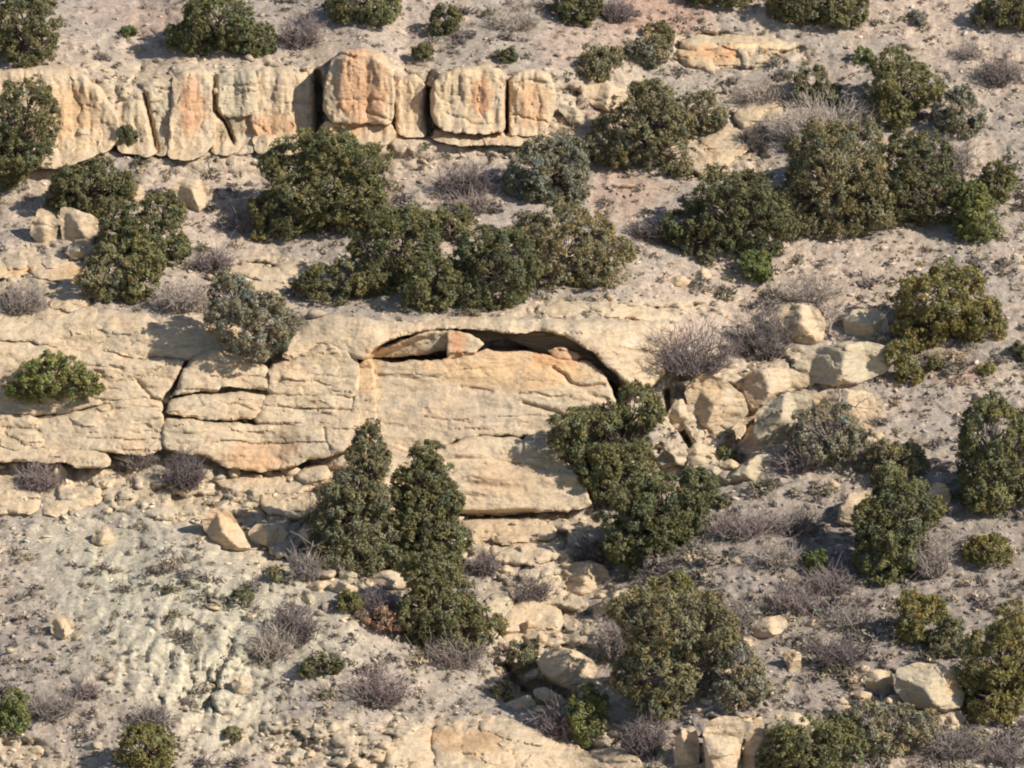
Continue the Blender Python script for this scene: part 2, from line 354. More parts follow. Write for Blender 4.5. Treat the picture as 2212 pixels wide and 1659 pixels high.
# ------------------------------------------------------------------ rocks grown from surveyed outlines
ROCK_POLYS = []
STAINS = [  # centre, radii, colour multiplier: mineral stains on the stone
    (785, 190, 52, 80, (1.0, .80, .71)), (412, 235, 24, 55, (.98, .76, .67)), (1040, 205, 22, 38, (1.0, .78, .68)), (580, 270, 60, 24, (.95, .8, .72)),
    (1150, 225, 34, 40, (1.0, .85, .75)), (985, 738, 26, 22, (1.0, .74, .64)), (560, 985, 80, 28, (1.02, .86, .76)), (1200, 770, 60, 20, (1.0, .86, .78)), (1270, 772, 20, 10, (1, .7, .58)),
    (1365, 737, 20, 13, (1.18, 1.22, 1.3)), (800, 800, 26, 50, (1.08, .95, .82)), (1090, 800, 170, 40, (1.08, .96, .82)), (625, 945, 24, 26, (.7, .68, .66)), (130, 930, 120, 22, (.93, .95, .98)),
    (1010, 880, 170, 60, (.93, .93, .95)), (1090, 1030, 90, 30, (.9, .87, .86)), (1160, 692, 40, 10, (.98, 1.02, 1.1)), (860, 695, 60, 12, (1.0, 1.04, 1.12)), (500, 275, 22, 30, (.66, .66, .62)),
    (170, 590, 50, 14, (1.04, .9, .76)), (40, 580, 30, 12, (1.05, .88, .72)), (2065, 1475, 22, 26, (1.1, .88, .68)), (1010, 1600, 70, 30, (.97, .85, .76)), (1560, 115, 80, 20, (1.06, .88, .74)), (1640, 100, 60, 6, (1.25, 1.28, 1.2)),
    (150, 240, 60, 50, (1.04, .93, .83)), (1520, 850, 40, 30, (1.04, .95, .85)), (485, 1120, 30, 40, (1.08, .95, .85)), (740, 285, 40, 16, (1.1, .95, .75)), (950, 225, 20, 50, (1, 1, .97))]
def stain_tint(u, v):
    t = np.ones((len(u), 3)); n = fbm(u / 22, v / 22, s=51, o=4, gain=.7)
    for cx, cy, rx, ry, c in STAINS:
        w = np.clip(1.6 - ((u - cx) / rx) ** 2 - ((v - cy) / ry) ** 2 + 1.2 * n, 0, 1)[:, None]
        t *= 1 - w + w * np.array(c)
    return t
def rock(name, poly, mat, parent=None, mode='ledge', off=0.3, R=0.35, thick=1.2, step=5.0, cracks=(), seed=1, rough=0.05, tilt=(0, 0), it=1, facets=3, base=None, jag=1.6, Rtop=0.0, grow=0.0, vert=False, beds=0, flake=1.0):
    """outline (survey pixels) -> closed stone with a rounded, weathered front and real thickness.
    ledge: the front follows the slope; boulder: it stands on the slope at its lower edge."""
    r = np.random.default_rng(abs(seed * 97 + int(poly[0][0]) * 3 + int(poly[0][1])))
    b = resample(smooth_poly(poly, it, 0.13), step)
    ROCK_POLYS.append(np.array(poly, float))
    nrm = np.roll(b, -1, 0) - np.roll(b, 1, 0); nrm = np.stack([nrm[:, 1], -nrm[:, 0]], 1) / (np.linalg.norm(nrm, axis=1)[:, None] + 1e-9)
    jn = 1.3 * fbm(b[:, 0] / 34, b[:, 1] / 34, s=seed + 60, o=4, gain=.65)
    if np.sum(b[:, 0] * np.roll(b[:, 1], -1) - np.roll(b[:, 0], -1) * b[:, 1]) < 0: nrm = -nrm      # outward
    b = b + nrm * (jn * jag * 2 + grow)[:, None]
    lo, hi = b.min(0), b.max(0)
    gx, gy = np.meshgrid(np.arange(lo[0], hi[0], step), np.arange(lo[1], hi[1], step * 0.87)); gx[1::2] += step / 2
    gx = gx.ravel() + r.uniform(-.25, .25, gx.size) * step; gy = gy.ravel() + r.uniform(-.25, .25, gy.size) * step
    k = inside(gx, gy, b); gx, gy = gx[k], gy[k]
    k = seg_dist(gx, gy, b) > step * 0.55; pts = np.vstack([b, np.stack([gx[k], gy[k]], 1)])
    n = len(b)
    vs, es, fs, _, _, _ = delaunay_2d_cdt([Vector(p) for p in pts], [(i, (i + 1) % n) for i in range(n)], [], 1, 1e-5)
    q = np.array([tuple(x) for x in vs]); fs = [tuple(f) for f in fs]
    u, v = q[:, 0], q[:, 1]
    d = seg_dist(u, v, b) * PXM
    isb = d < 1e-4
    if mode == 'ledge':
        prof = np.sqrt(np.clip(1 - (1 - np.clip(d / R, 0, 1)) ** 2, 0, 1))
        Rm = R * (0.75 + 0.75 * fbm(u / 26, v / 26, s=seed + 3, o=2))          # joints open and close along their run
        T = ground_soft(u, v) - off + Rm * (1 - prof) + (u - u.mean()) * PXM * tilt[0] + (v - v.mean()) * PXM * tilt[1]
        if Rtop > 0:
            bt = b[nrm[:, 1] < -0.5]
            dt = np.min(np.hypot(u[:, None] - bt[:, 0], v[:, None] - bt[:, 1]), 1) * PXM if len(bt) else d
            R2 = Rtop * (1 + 0.4 * fbm(u / 50, v / 50, s=seed + 2, o=2))
            T = T + Rtop * (1 - np.sqrt(np.clip(1 - (1 - np.clip(dt / R2, 0, 1)) ** 2, 0, 1)))
        edge_back = thick
    else:
        bu, bv = base if base else (u[np.argmax(v)], v.max())
        hgt = (hi[1] - lo[1]) * PXM; wid = (hi[0] - lo[0]) * PXM
        D0 = float(ground_at(bu, bv - 0.12 * (hi[1] - lo[1])))
        dm = d.max(); rr = min(0.5 * wid, 0.62 * hgt + 0.1 * wid)
        x = np.clip(d / dm / 0.42, 0, 1); pr = 0.55 * x + 0.45 * np.sqrt(np.clip(1 - (1 - x) ** 2, 0, 1))
        T = D0 - rr * 0.8 * pr
        cu, cv = u.mean(), v.mean()
        for f in range(facets + 3):                            # flat broken faces
            a = r.uniform(0, 2 * math.pi) if f > 1 else (0.5, 2.4)[f] + r.normal(0, .3)
            g = r.uniform(.55, 1.25); tx, ty = math.cos(a) * g, math.sin(a) * g * 0.9
            pl = D0 - rr * r.uniform(0.46, 0.72) + (u - cu) * PXM * tx - (v - cv) * PXM * ty
            pl = np.minimum(pl, D0 + 0.05); kk = 0.10 * rr; hh = np.clip(0.5 + 0.5 * (T - pl) / kk, 0, 1); T = pl * (1 - hh) + T * hh + kk * hh * (1 - hh)   # worn edge between faces
        T = T + (u - cu) * PXM * tilt[0] + (v - cv) * PXM * tilt[1]
        edge_back = rr * 0.9
    x, y = u * PXM, v * PXM
    if vert: x, y = y, x * 1.3
    st = fbm(x / 3.0, y / 0.55, s=seed + 4, o=2); st = st - 0.5 * np.abs(fbm(x / 1.6, y / 0.28, s=seed + 8, o=3))   # bedding
    T = T + rough * (fbm(x / 1.1, y / 0.6, s=seed + 5, o=3, gain=0.5) * 1.1 + 0.9 * st + 0.4 * fbm(x / 0.3, y / 0.2, s=seed + 9, o=3, gain=.7))
    wu, wv = u + 14 * fbm(u / 40, v / 40, s=61 + seed, o=3), v + 8 * fbm(u / 40, v / 30, s=65 + seed, o=3)
    if vert: wu, wv = wv * 1.2, wu
    for cu_, cv_, am, sd in ((120, 40, .15, 171), (55, 24, .10, 172), (24, 12, .05, 173)):              # broken, flaking beds
        val, til, joint = cells(wu / cu_, wv / cv_, sd + seed); k_ = am * flake
        T = T + k_ * ((val - .5) - 0.9 * til + 0.35 * np.exp(-joint / .07))
    cracks = list(cracks)
    for _k in range(beds):
        y0 = r.uniform(lo[1] + 10, hi[1] - 10); x0 = r.uniform(lo[0], hi[0]); L = r.uniform(70, 320); xs_ = np.linspace(x0, x0 + L, 9)
        cracks.append((list(zip(xs_, y0 + np.cumsum(r.normal(0.5, 4.0, 9)))), r.uniform(1.8, 3.0), r.uniform(.05, .13)))
    for ck in cracks:
        line, wpx, dep = ck
        e = seg_dist(u, v, line, False); T = T + dep * np.exp(-(e / wpx) ** 2)
    P = unproj(u, v, T)
    c2 = q.mean(0); ring = []
    # order the boundary ring as in b
    bi = [int(np.argmin((u - p[0]) ** 2 + (v - p[1]) ** 2)) for p in b]
    verts = [P]; base_i = len(P); rings = [bi]
    tint = [stain_tint(u, v)]
    if mode == 'ledge': steps = [(0.10, 1.004), (0.5, 1.0), (1.0, 0.93)]
    else: steps = [(0.25, 0.985), (0.6, 0.88), (0.9, 0.62)]
    for fr, shrink in steps:
        uv = c2 + (b - c2) * shrink
        verts.append(unproj(uv[:, 0], uv[:, 1], T[bi] + edge_back * fr)); tint.append(stain_tint(b[:, 0], b[:, 1]))
        rings.append(list(range(base_i, base_i + n))); base_i += n
    verts.append(unproj(c2[0], c2[1], T[bi].mean() + edge_back)[None]); tint.append(np.ones((1, 3)))
    F = list(fs)
    for A, B in zip(rings[:-1], rings[1:]):
        for i in range(n):
            j = (i + 1) % n
            F.append((A[i], B[i], B[j], A[j]))
    for i in range(n): F.append((rings[-1][i], base_i, rings[-1][(i + 1) % n]))
    me = mesh_from(name, np.vstack(verts), F, mat, True, np.vstack(tint))
    bm = bmesh.new(); bm.from_mesh(me); bmesh.ops.recalc_face_normals(bm, faces=bm.faces); bm.to_mesh(me); bm.free()
    me.set_sharp_from_angle(angle=math.radians(50))
    if parent is None:                                           # a free stone has its origin where it stands
        org = Vector((*np.vstack(verts)[:, :2].mean(0), np.vstack(verts)[:, 2].min())); me.transform(Matrix.Translation(-org)); return link(name, me, None, org)
    return link(name, me, parent)
TS = depth(UU, VV, False)
def ground_soft(u, v):
    i = np.clip(np.searchsorted(ux, u) - 1, 0, nu - 2); j = np.clip(np.searchsorted(vy, v) - 1, 0, nv - 2)
    a = (u - ux[i]) / (ux[i + 1] - ux[i]); b = (v - vy[j]) / (vy[j + 1] - vy[j])
    base = (TS[j, i] * (1 - a) + TS[j, i + 1] * a) * (1 - b) + (TS[j + 1, i] * (1 - a) + TS[j + 1, i + 1] * a) * b
    x, y = u * PXM, v * PXM
    return base + 0.45 * fbm(x / 5, y / 4, s=3, o=3)

def g3(u, v): return unproj(u, v, ground_at(u, v))

# upper cliff of weathered blocks
cliff = empty('sandstone_cliff', g3(600, 325), 'row of upright cream and pink sandstone cliff blocks split by dark joints', 'cliff')
BLOCKS = [  # outline, material, off, R
    ([(-260, 180), (0, 160), (70, 150), (130, 152), (175, 165), (207, 190), (240, 225), (254, 270), (252, 300), (225, 322), (160, 348), (110, 356), (-260, 356)], M_CREAM, .55, 1.0),
    ([(243, 222), (270, 212), (288, 207), (300, 203), (312, 210), (322, 250), (336, 322), (318, 330), (290, 326), (262, 318), (254, 275)], M_CREAM, .35, .35),
    ([(308, 190), (340, 182), (370, 192), (377, 205), (376, 260), (372, 320), (345, 330), (338, 300), (327, 245), (318, 212)], M_GREY, .05, .35),
    ([(378, 172), (398, 154), (430, 150), (453, 163), (461, 200), (460, 260), (462, 300), (440, 330), (400, 338), (370, 335), (372, 318), (377, 260)], M_CREAM, .55, .4),
    ([(467, 180), (480, 166), (505, 158), (545, 154), (549, 180), (543, 235), (520, 246), (492, 246), (475, 225), (469, 200)], M_GREY, .55, .35),
    ([(462, 200), (468, 220), (485, 262), (500, 300), (515, 318), (490, 328), (462, 326), (460, 300)], M_ORANGE, .25, .15),
    ([(492, 256), (520, 248), (548, 250), (552, 300), (546, 322), (528, 324), (510, 300)], M_GREY, -.05, .25),
    ([(550, 160), (572, 148), (625, 146), (660, 160), (672, 195), (680, 250), (674, 290), (640, 302), (590, 294), (556, 286), (545, 240)], M_CREAM, .5, .5),
    ([(548, 296), (590, 298), (640, 306), (676, 296), (690, 310), (640, 325), (560, 330)], M_ORANGE, .5, .15),
    ([(698, 235), (702, 180), (716, 128), (742, 108), (790, 105), (828, 118), (846, 148), (851, 200), (849, 250), (840, 268), (800, 262), (750, 268), (715, 262)], M_CREAM, 1.6, .6),
    ([(700, 268), (750, 272), (800, 268), (842, 272), (850, 288), (830, 304), (770, 312), (705, 304)], M_ORANGE, 1.3, .25),
    ([(854, 195), (860, 175), (880, 162), (900, 162), (914, 176), (919, 220), (919, 292), (885, 296), (857, 290), (853, 240)], M_CREAM, .6, .35),
    ([(931, 200), (946, 166), (985, 150), (1050, 140), (1082, 152), (1091, 195), (1090, 286), (1050, 290), (990, 284), (955, 276), (936, 255)], M_CREAM, .95, .55),
    ([(1099, 170), (1120, 154), (1150, 150), (1185, 160), (1198, 190), (1196, 240), (1186, 276), (1150, 292), (1101, 292), (1098, 230)], M_CREAM, .75, .45),
    ([(930, 290), (1000, 294), (1090, 294), (1185, 296), (1180, 304), (1080, 308), (980, 306)], M_ORANGE, .25, .15)]
for i, (p, m, o, R) in enumerate(BLOCKS):
    rock('block', p, m, cliff, 'ledge', (o + .2) if i in (9, 10, 12) else .3 + .5 * o, max(.07, R * 0.16), 2.2, 3.6, seed=i + 1, rough=0.13, Rtop=.7 if i in (1, 2, 3, 4, 7) else 0.3 if p[0][1] < 240 else .06, grow=1.6 if i in (9, 11, 12, 13) else 7.5, vert=True, jag=2.6, beds=1, flake=.7,
         cracks=[([(1112, 182), (1140, 172), (1180, 180)], 3, .12)] if i == 13 else ([([(722, 120), (745, 118), (765, 124)], 4, .25), ([(790, 240), (815, 250), (845, 262)], 3, .12)] if i == 9 else ()))

# main ledge with the arched alcove
ledge = empty('sandstone_ledge', g3(700, 1010), 'long pale slickrock ledge with a shadowed arch cut into its face', 'ledge')
SLABS = [
    ('slab', [(-260, 678), (100, 665), (200, 665), (300, 672), (440, 684), (520, 700), (500, 745), (420, 772), (353, 768), (283, 768), (227, 751), (143, 748), (50, 728), (-260, 720)], M_CREAM, .15, .5, ()),
    ('slab', [(-260, 727), (50, 733), (143, 753), (227, 757), (283, 774), (353, 774), (392, 778), (386, 800), (366, 840), (348, 864), (317, 868), (213, 875), (120, 897), (-260, 893)], M_CREAM, .45, .45,
     [([(298, 824), (312, 842), (330, 862)], 4, .18), ([(205, 800), (220, 806)], 4, .15)]),
    ('slab', [(404, 790), (425, 765), (450, 754), (478, 752), (510, 764), (540, 778), (575, 788), (584, 800), (581, 846), (520, 836), (478, 832), (468, 846), (430, 842), (395, 852), (364, 860), (382, 835)], M_CREAM, .7, .45, [([(400, 842), (436, 843), (468, 848)], 3, .15)]),
    ('slab', [(365, 864), (395, 856), (430, 847), (470, 850), (520, 842), (579, 852), (565, 880), (548, 905), (497, 911), (400, 900), (358, 893)], M_CREAM, .75, .3, ()),
    ('slab', [(587, 793), (630, 785), (655, 765), (700, 745), (760, 770), (770, 800), (765, 852), (730, 848), (700, 844), (668, 850), (620, 848), (585, 846)], M_CREAM, .75, .3, ()),
    ('slab', [(584, 852), (620, 855), (668, 861), (702, 850), (730, 853), (765, 858), (770, 885), (766, 914), (700, 915), (600, 912), (552, 908), (568, 882)], M_CREAM, .72, .3, ()),
    ('slab', [(90, 928), (82, 908), (130, 901), (220, 886), (300, 878), (345, 890), (350, 966), (317, 974), (260, 972), (207, 968), (140, 972), (95, 966)], M_CREAM, .8, .3, ()),
    ('slab', [(210, 882), (260, 868), (317, 866), (345, 874), (346, 886), (300, 876)], M_CREAM, .95, .12, ()),
    ('slab', [(-260, 902), (60, 904), (82, 912), (92, 934), (60, 926), (0, 928), (-260, 930)], M_CREAM, .9, .2, ()),
    ('slab', [(355, 906), (400, 908), (497, 918), (600, 918), (700, 920), (765, 921), (775, 955), (737, 978), (667, 988), (635, 1006), (567, 1017), (494, 1006), (467, 990), (433, 980), (390, 976), (355, 964)], M_CREAM, .9, .4, [([(700, 925), (703, 950)], 3, .1)]),
    ('slab', [(0, 934), (30, 930), (75, 932), (93, 948), (85, 962), (45, 968), (5, 960)], M_CREAM, 1.05, .3, ()),
    ('slab', [(-260, 974), (0, 972), (90, 976), (160, 976), (205, 976), (226, 986), (233, 1000), (205, 1004), (170, 1003), (140, 990), (60, 988), (-260, 988)], M_CREAM, 1.1, .2, ()),
    # arch: rim, its left shoulder, inner blocks, big face, strip, lower face
    ('arch_rim', [(640, 700), (690, 684), (740, 678), (830, 690), (900, 688), (1000, 685), (1150, 684), (1300, 690), (1400, 692), (1460, 702), (1475, 730), (1450, 770), (1430, 815), (1400, 840), (1360, 842), (1330, 808),
                  (1300, 775), (1270, 752), (1230, 730), (1180, 719), (1110, 718), (1040, 714), (985, 708), (930, 712), (880, 722), (840, 738), (806, 756), (790, 775), (765, 772), (705, 744), (660, 760), (632, 782), (610, 770), (625, 735)], M_CREAM, .85, .35, [([(1300, 690), (1390, 700), (1470, 714)], 3, .08)]),
    ('inner_block', [(803, 768), (822, 750), (860, 735), (910, 722), (955, 714), (972, 714), (970, 750), (966, 757), (920, 764), (860, 770)], M_CREAM, -.25, .12, [([(820, 768), (860, 755), (900, 735), (930, 730)], 5, .15)]),
    ('inner_block', [(966, 711), (1000, 715), (1026, 726), (1048, 742), (1030, 762), (1000, 772), (966, 776), (968, 745)], M_ORANGE, .30, .1, ()),
    ('inner_block', [(1180, 756), (1215, 750), (1245, 760), (1262, 772), (1240, 780), (1200, 772)], M_ORANGE, .25, .2, ()),
    ('face_slab', [(800, 782), (830, 780), (860, 783), (900, 780), (960, 775), (1014, 768), (1045, 757), (1100, 760), (1140, 757), (1185, 766), (1240, 780), (1270, 785), (1300, 803), (1320, 835), (1332, 865), (1318, 885), (1300, 905), (1260, 935), (1215, 955), (1170, 948), (1140, 940), (1090, 938), (1030, 940), (985, 955), (940, 968),
                   (880, 970), (820, 950), (805, 900), (808, 840)], M_CREAM, .35, .25,
     [([(995, 836), (1030, 840), (1062, 846)], 3.5, .16), ([(1130, 870), (1200, 890), (1262, 916)], 4, .22), ([(1195, 795), (1220, 810), (1232, 828), (1260, 836), (1305, 832)], 4, .22), ([(820, 812), (900, 818), (960, 812)], 4, .07), ([(880, 925), (960, 935)], 6, .06), ([(1270, 850), (1290, 860), (1310, 862)], 5, .12)]),
    ('face_strip', [(772, 800), (790, 782), (802, 784), (806, 840), (803, 900), (815, 950), (775, 958), (768, 900), (770, 850)], M_ORANGE, .55, .2, ()),
    ('face_slab', [(775, 965), (820, 956), (880, 975), (935, 978), (930, 1000), (945, 1040), (965, 1060), (990, 1105), (900, 1120), (800, 1100), (770, 1020)], M_CREAM, .35, .3, ()),
    ('face_slab', [(936, 990), (970, 968), (1015, 954), (1100, 951), (1138, 962), (1150, 980), (1190, 990), (1220, 1000), (1250, 1050), (1275, 1092), (1200, 1098), (1100, 1104), (1000, 1106), (975, 1060), (950, 1025)], M_CREAM, .62, .35,
     [([(960, 1000), (985, 990), (1060, 992), (1130, 1005)], 5, .08), ([(990, 1040), (1060, 1050), (1130, 1056)], 7, .1), ([(1000, 1070), (1100, 1078)], 5, .08)]),
    ('face_block', [(1142, 945), (1175, 952), (1208, 962), (1212, 975), (1190, 984), (1152, 974), (1138, 960)], M_GREY, .8, .2, ())]
for i, (nm, p, m, o, R, ck) in enumerate(SLABS):
    top = nm == 'arch_rim' or i == 0
    rock(nm, p, m, ledge, 'ledge', .45 + 0.6 * o if not nm.startswith(('inner', 'face')) else o + .2, .10 + R * 0.16, 1.7, 3.6, ck, seed=20 + i, rough=0.12, flake=.32 if nm == 'face_slab' else .6, beds=0 if nm.startswith('inner') else 3 if (max(q[0] for q in p) - min(q[0] for q in p)) > 250 else 1, Rtop=1.3 if top else 0.06 if nm.startswith(('inner', 'face')) else 0.34, grow=0.5 if nm.startswith('inner') else (0.5 if i in (12, 16) else 1.0 if i in (1, 2, 3) else 4.0 if i == 9 else 8.5), jag=2.8, tilt=(0, 1.2) if i == 13 else (0, 0))

# low flush outcrops: (label, category, slabs)
OUT = [
    ('low orange tan outcrop with white weathered edge above the cliff end', [
        ([(1470, 95), (1500, 82), (1580, 78), (1660, 88), (1722, 96), (1700, 108), (1640, 104), (1560, 100), (1500, 108)], M_CREAM, .25, .15),
        ([(1462, 112), (1500, 112), (1560, 106), (1640, 112), (1690, 114), (1660, 130), (1600, 142), (1540, 148), (1490, 140)], M_ORANGE, .2, .25)]),
    ('tan bedrock outcrop between the olive junipers below the tilted slab', [
        ([(1500, 330), (1520, 300), (1560, 280), (1600, 290), (1612, 320), (1580, 345), (1540, 385), (1510, 372)], M_ORANGE, .25, .3),
        ([(1590, 250), (1610, 225), (1650, 212), (1690, 222), (1680, 250), (1640, 262), (1600, 275)], M_CREAM, .2, .25)]),
    ('orange stained low ledge beside the grey olive juniper', [
        ([(-260, 562), (0, 556), (50, 557), (66, 575), (40, 592), (-260, 598)], M_ORANGE, .1, .25),
        ([(60, 566), (90, 558), (130, 565), (178, 577), (186, 596), (140, 604), (80, 598)], M_CREAM, .2, .25),
        ([(110, 640), (135, 622), (170, 618), (192, 630), (188, 660), (150, 668), (110, 665)], M_CREAM, .35, .25)]),
    ('pale flat ledge beside the sparse grey juniper on the bench', [
        ([(460, 585), (520, 580), (590, 585), (640, 572), (680, 572), (650, 595), (610, 605), (540, 602)], M_CREAM, .2, .15),
        ([(540, 618), (575, 610), (615, 620), (610, 638), (570, 645)], M_CREAM, .3, .2)]),
    ('pale bedding steps above the arch rim', [
        ([(1165, 668), (1190, 655), (1240, 652), (1262, 664), (1250, 680), (1190, 682)], M_CREAM, .2, .15),
        ([(1270, 660), (1330, 655), (1400, 668), (1480, 690), (1440, 694), (1360, 684), (1290, 676)], M_CREAM, .15, .12)]),
    ('rounded tan bedrock domes below the undercut end of the ledge', [
        ([(-260, 1032), (0, 1030), (40, 1040), (72, 1062), (85, 1090), (60, 1106), (-260, 1108)], M_CREAM, .35, .4),
        ([(85, 1062), (120, 1050), (170, 1052), (235, 1046), (215, 1075), (180, 1100), (120, 1110), (90, 1095)], M_CREAM, .2, .25)]),
    ('broken tan bedrock under the ledge beside the tall green pair', [
        ([(470, 1040), (520, 1030), (600, 1034), (660, 1030), (690, 1045), (650, 1062), (560, 1066), (500, 1060)], M_CREAM, .25, .2),
        ([(560, 1075), (620, 1068), (680, 1072), (690, 1100), (640, 1112), (580, 1105)], M_ORANGE, .3, .2),
        ([(640, 1030), (670, 1012), (700, 1008), (712, 1025), (700, 1040), (665, 1042)], M_ORANGE, .5, .2)]),
    ('layered tan bedrock below the alcove undercut', [
        ([(1000, 1130), (1060, 1122), (1140, 1128), (1200, 1140), (1190, 1160), (1100, 1168), (1020, 1165)], M_ORANGE, .3, .25),
        ([(1060, 1185), (1120, 1172), (1190, 1176), (1210, 1195), (1150, 1215), (1080, 1212)], M_CREAM, .3, .25)]),
    ('broad cream slickrock dome split by a curved crack', [
        ([(930, 1590), (950, 1575), (985, 1566), (1030, 1572), (1080, 1590), (1105, 1620), (1110, 1720), (960, 1720), (945, 1640)], M_ORANGE, .45, .45),
        ([(1035, 1566), (1090, 1560), (1150, 1580), (1200, 1602), (1260, 1630), (1320, 1655), (1340, 1720), (1118, 1720), (1110, 1620), (1085, 1588)], M_CREAM, .45, .45),
        ([(840, 1610), (880, 1580), (925, 1572), (928, 1600), (944, 1650), (955, 1720), (830, 1720)], M_CREAM, .35, .35),
        ([(1270, 1628), (1320, 1620), (1375, 1640), (1400, 1700), (1340, 1700)], M_CREAM, .3, .25)]),
    ('tan crumbling rock bank beside the narrow gully pool of shade', [
        ([(1095, 1390), (1085, 1350), (1100, 1320), (1130, 1300), (1170, 1305), (1200, 1320), (1215, 1350), (1190, 1370), (1150, 1372), (1120, 1400)], M_CREAM, .35, .3),
        ([(1055, 1300), (1070, 1285), (1098, 1282), (1104, 1305), (1085, 1340), (1062, 1350)], M_GREY, .45, .25)])]
for i, (lab, parts) in enumerate(OUT):
    pts = np.array(parts[0][0]); e = empty('bedrock_outcrop', g3(pts[:, 0].mean(), pts[:, 1].max()), lab, 'rock outcrop')
    for k, (p, m, o, R) in enumerate(parts):
        rock('slab', p, m, e, 'ledge', o * .6 + .12, .45, 1.2, 4.0, seed=60 + i * 5 + k, rough=0.13, grow=7, jag=3)

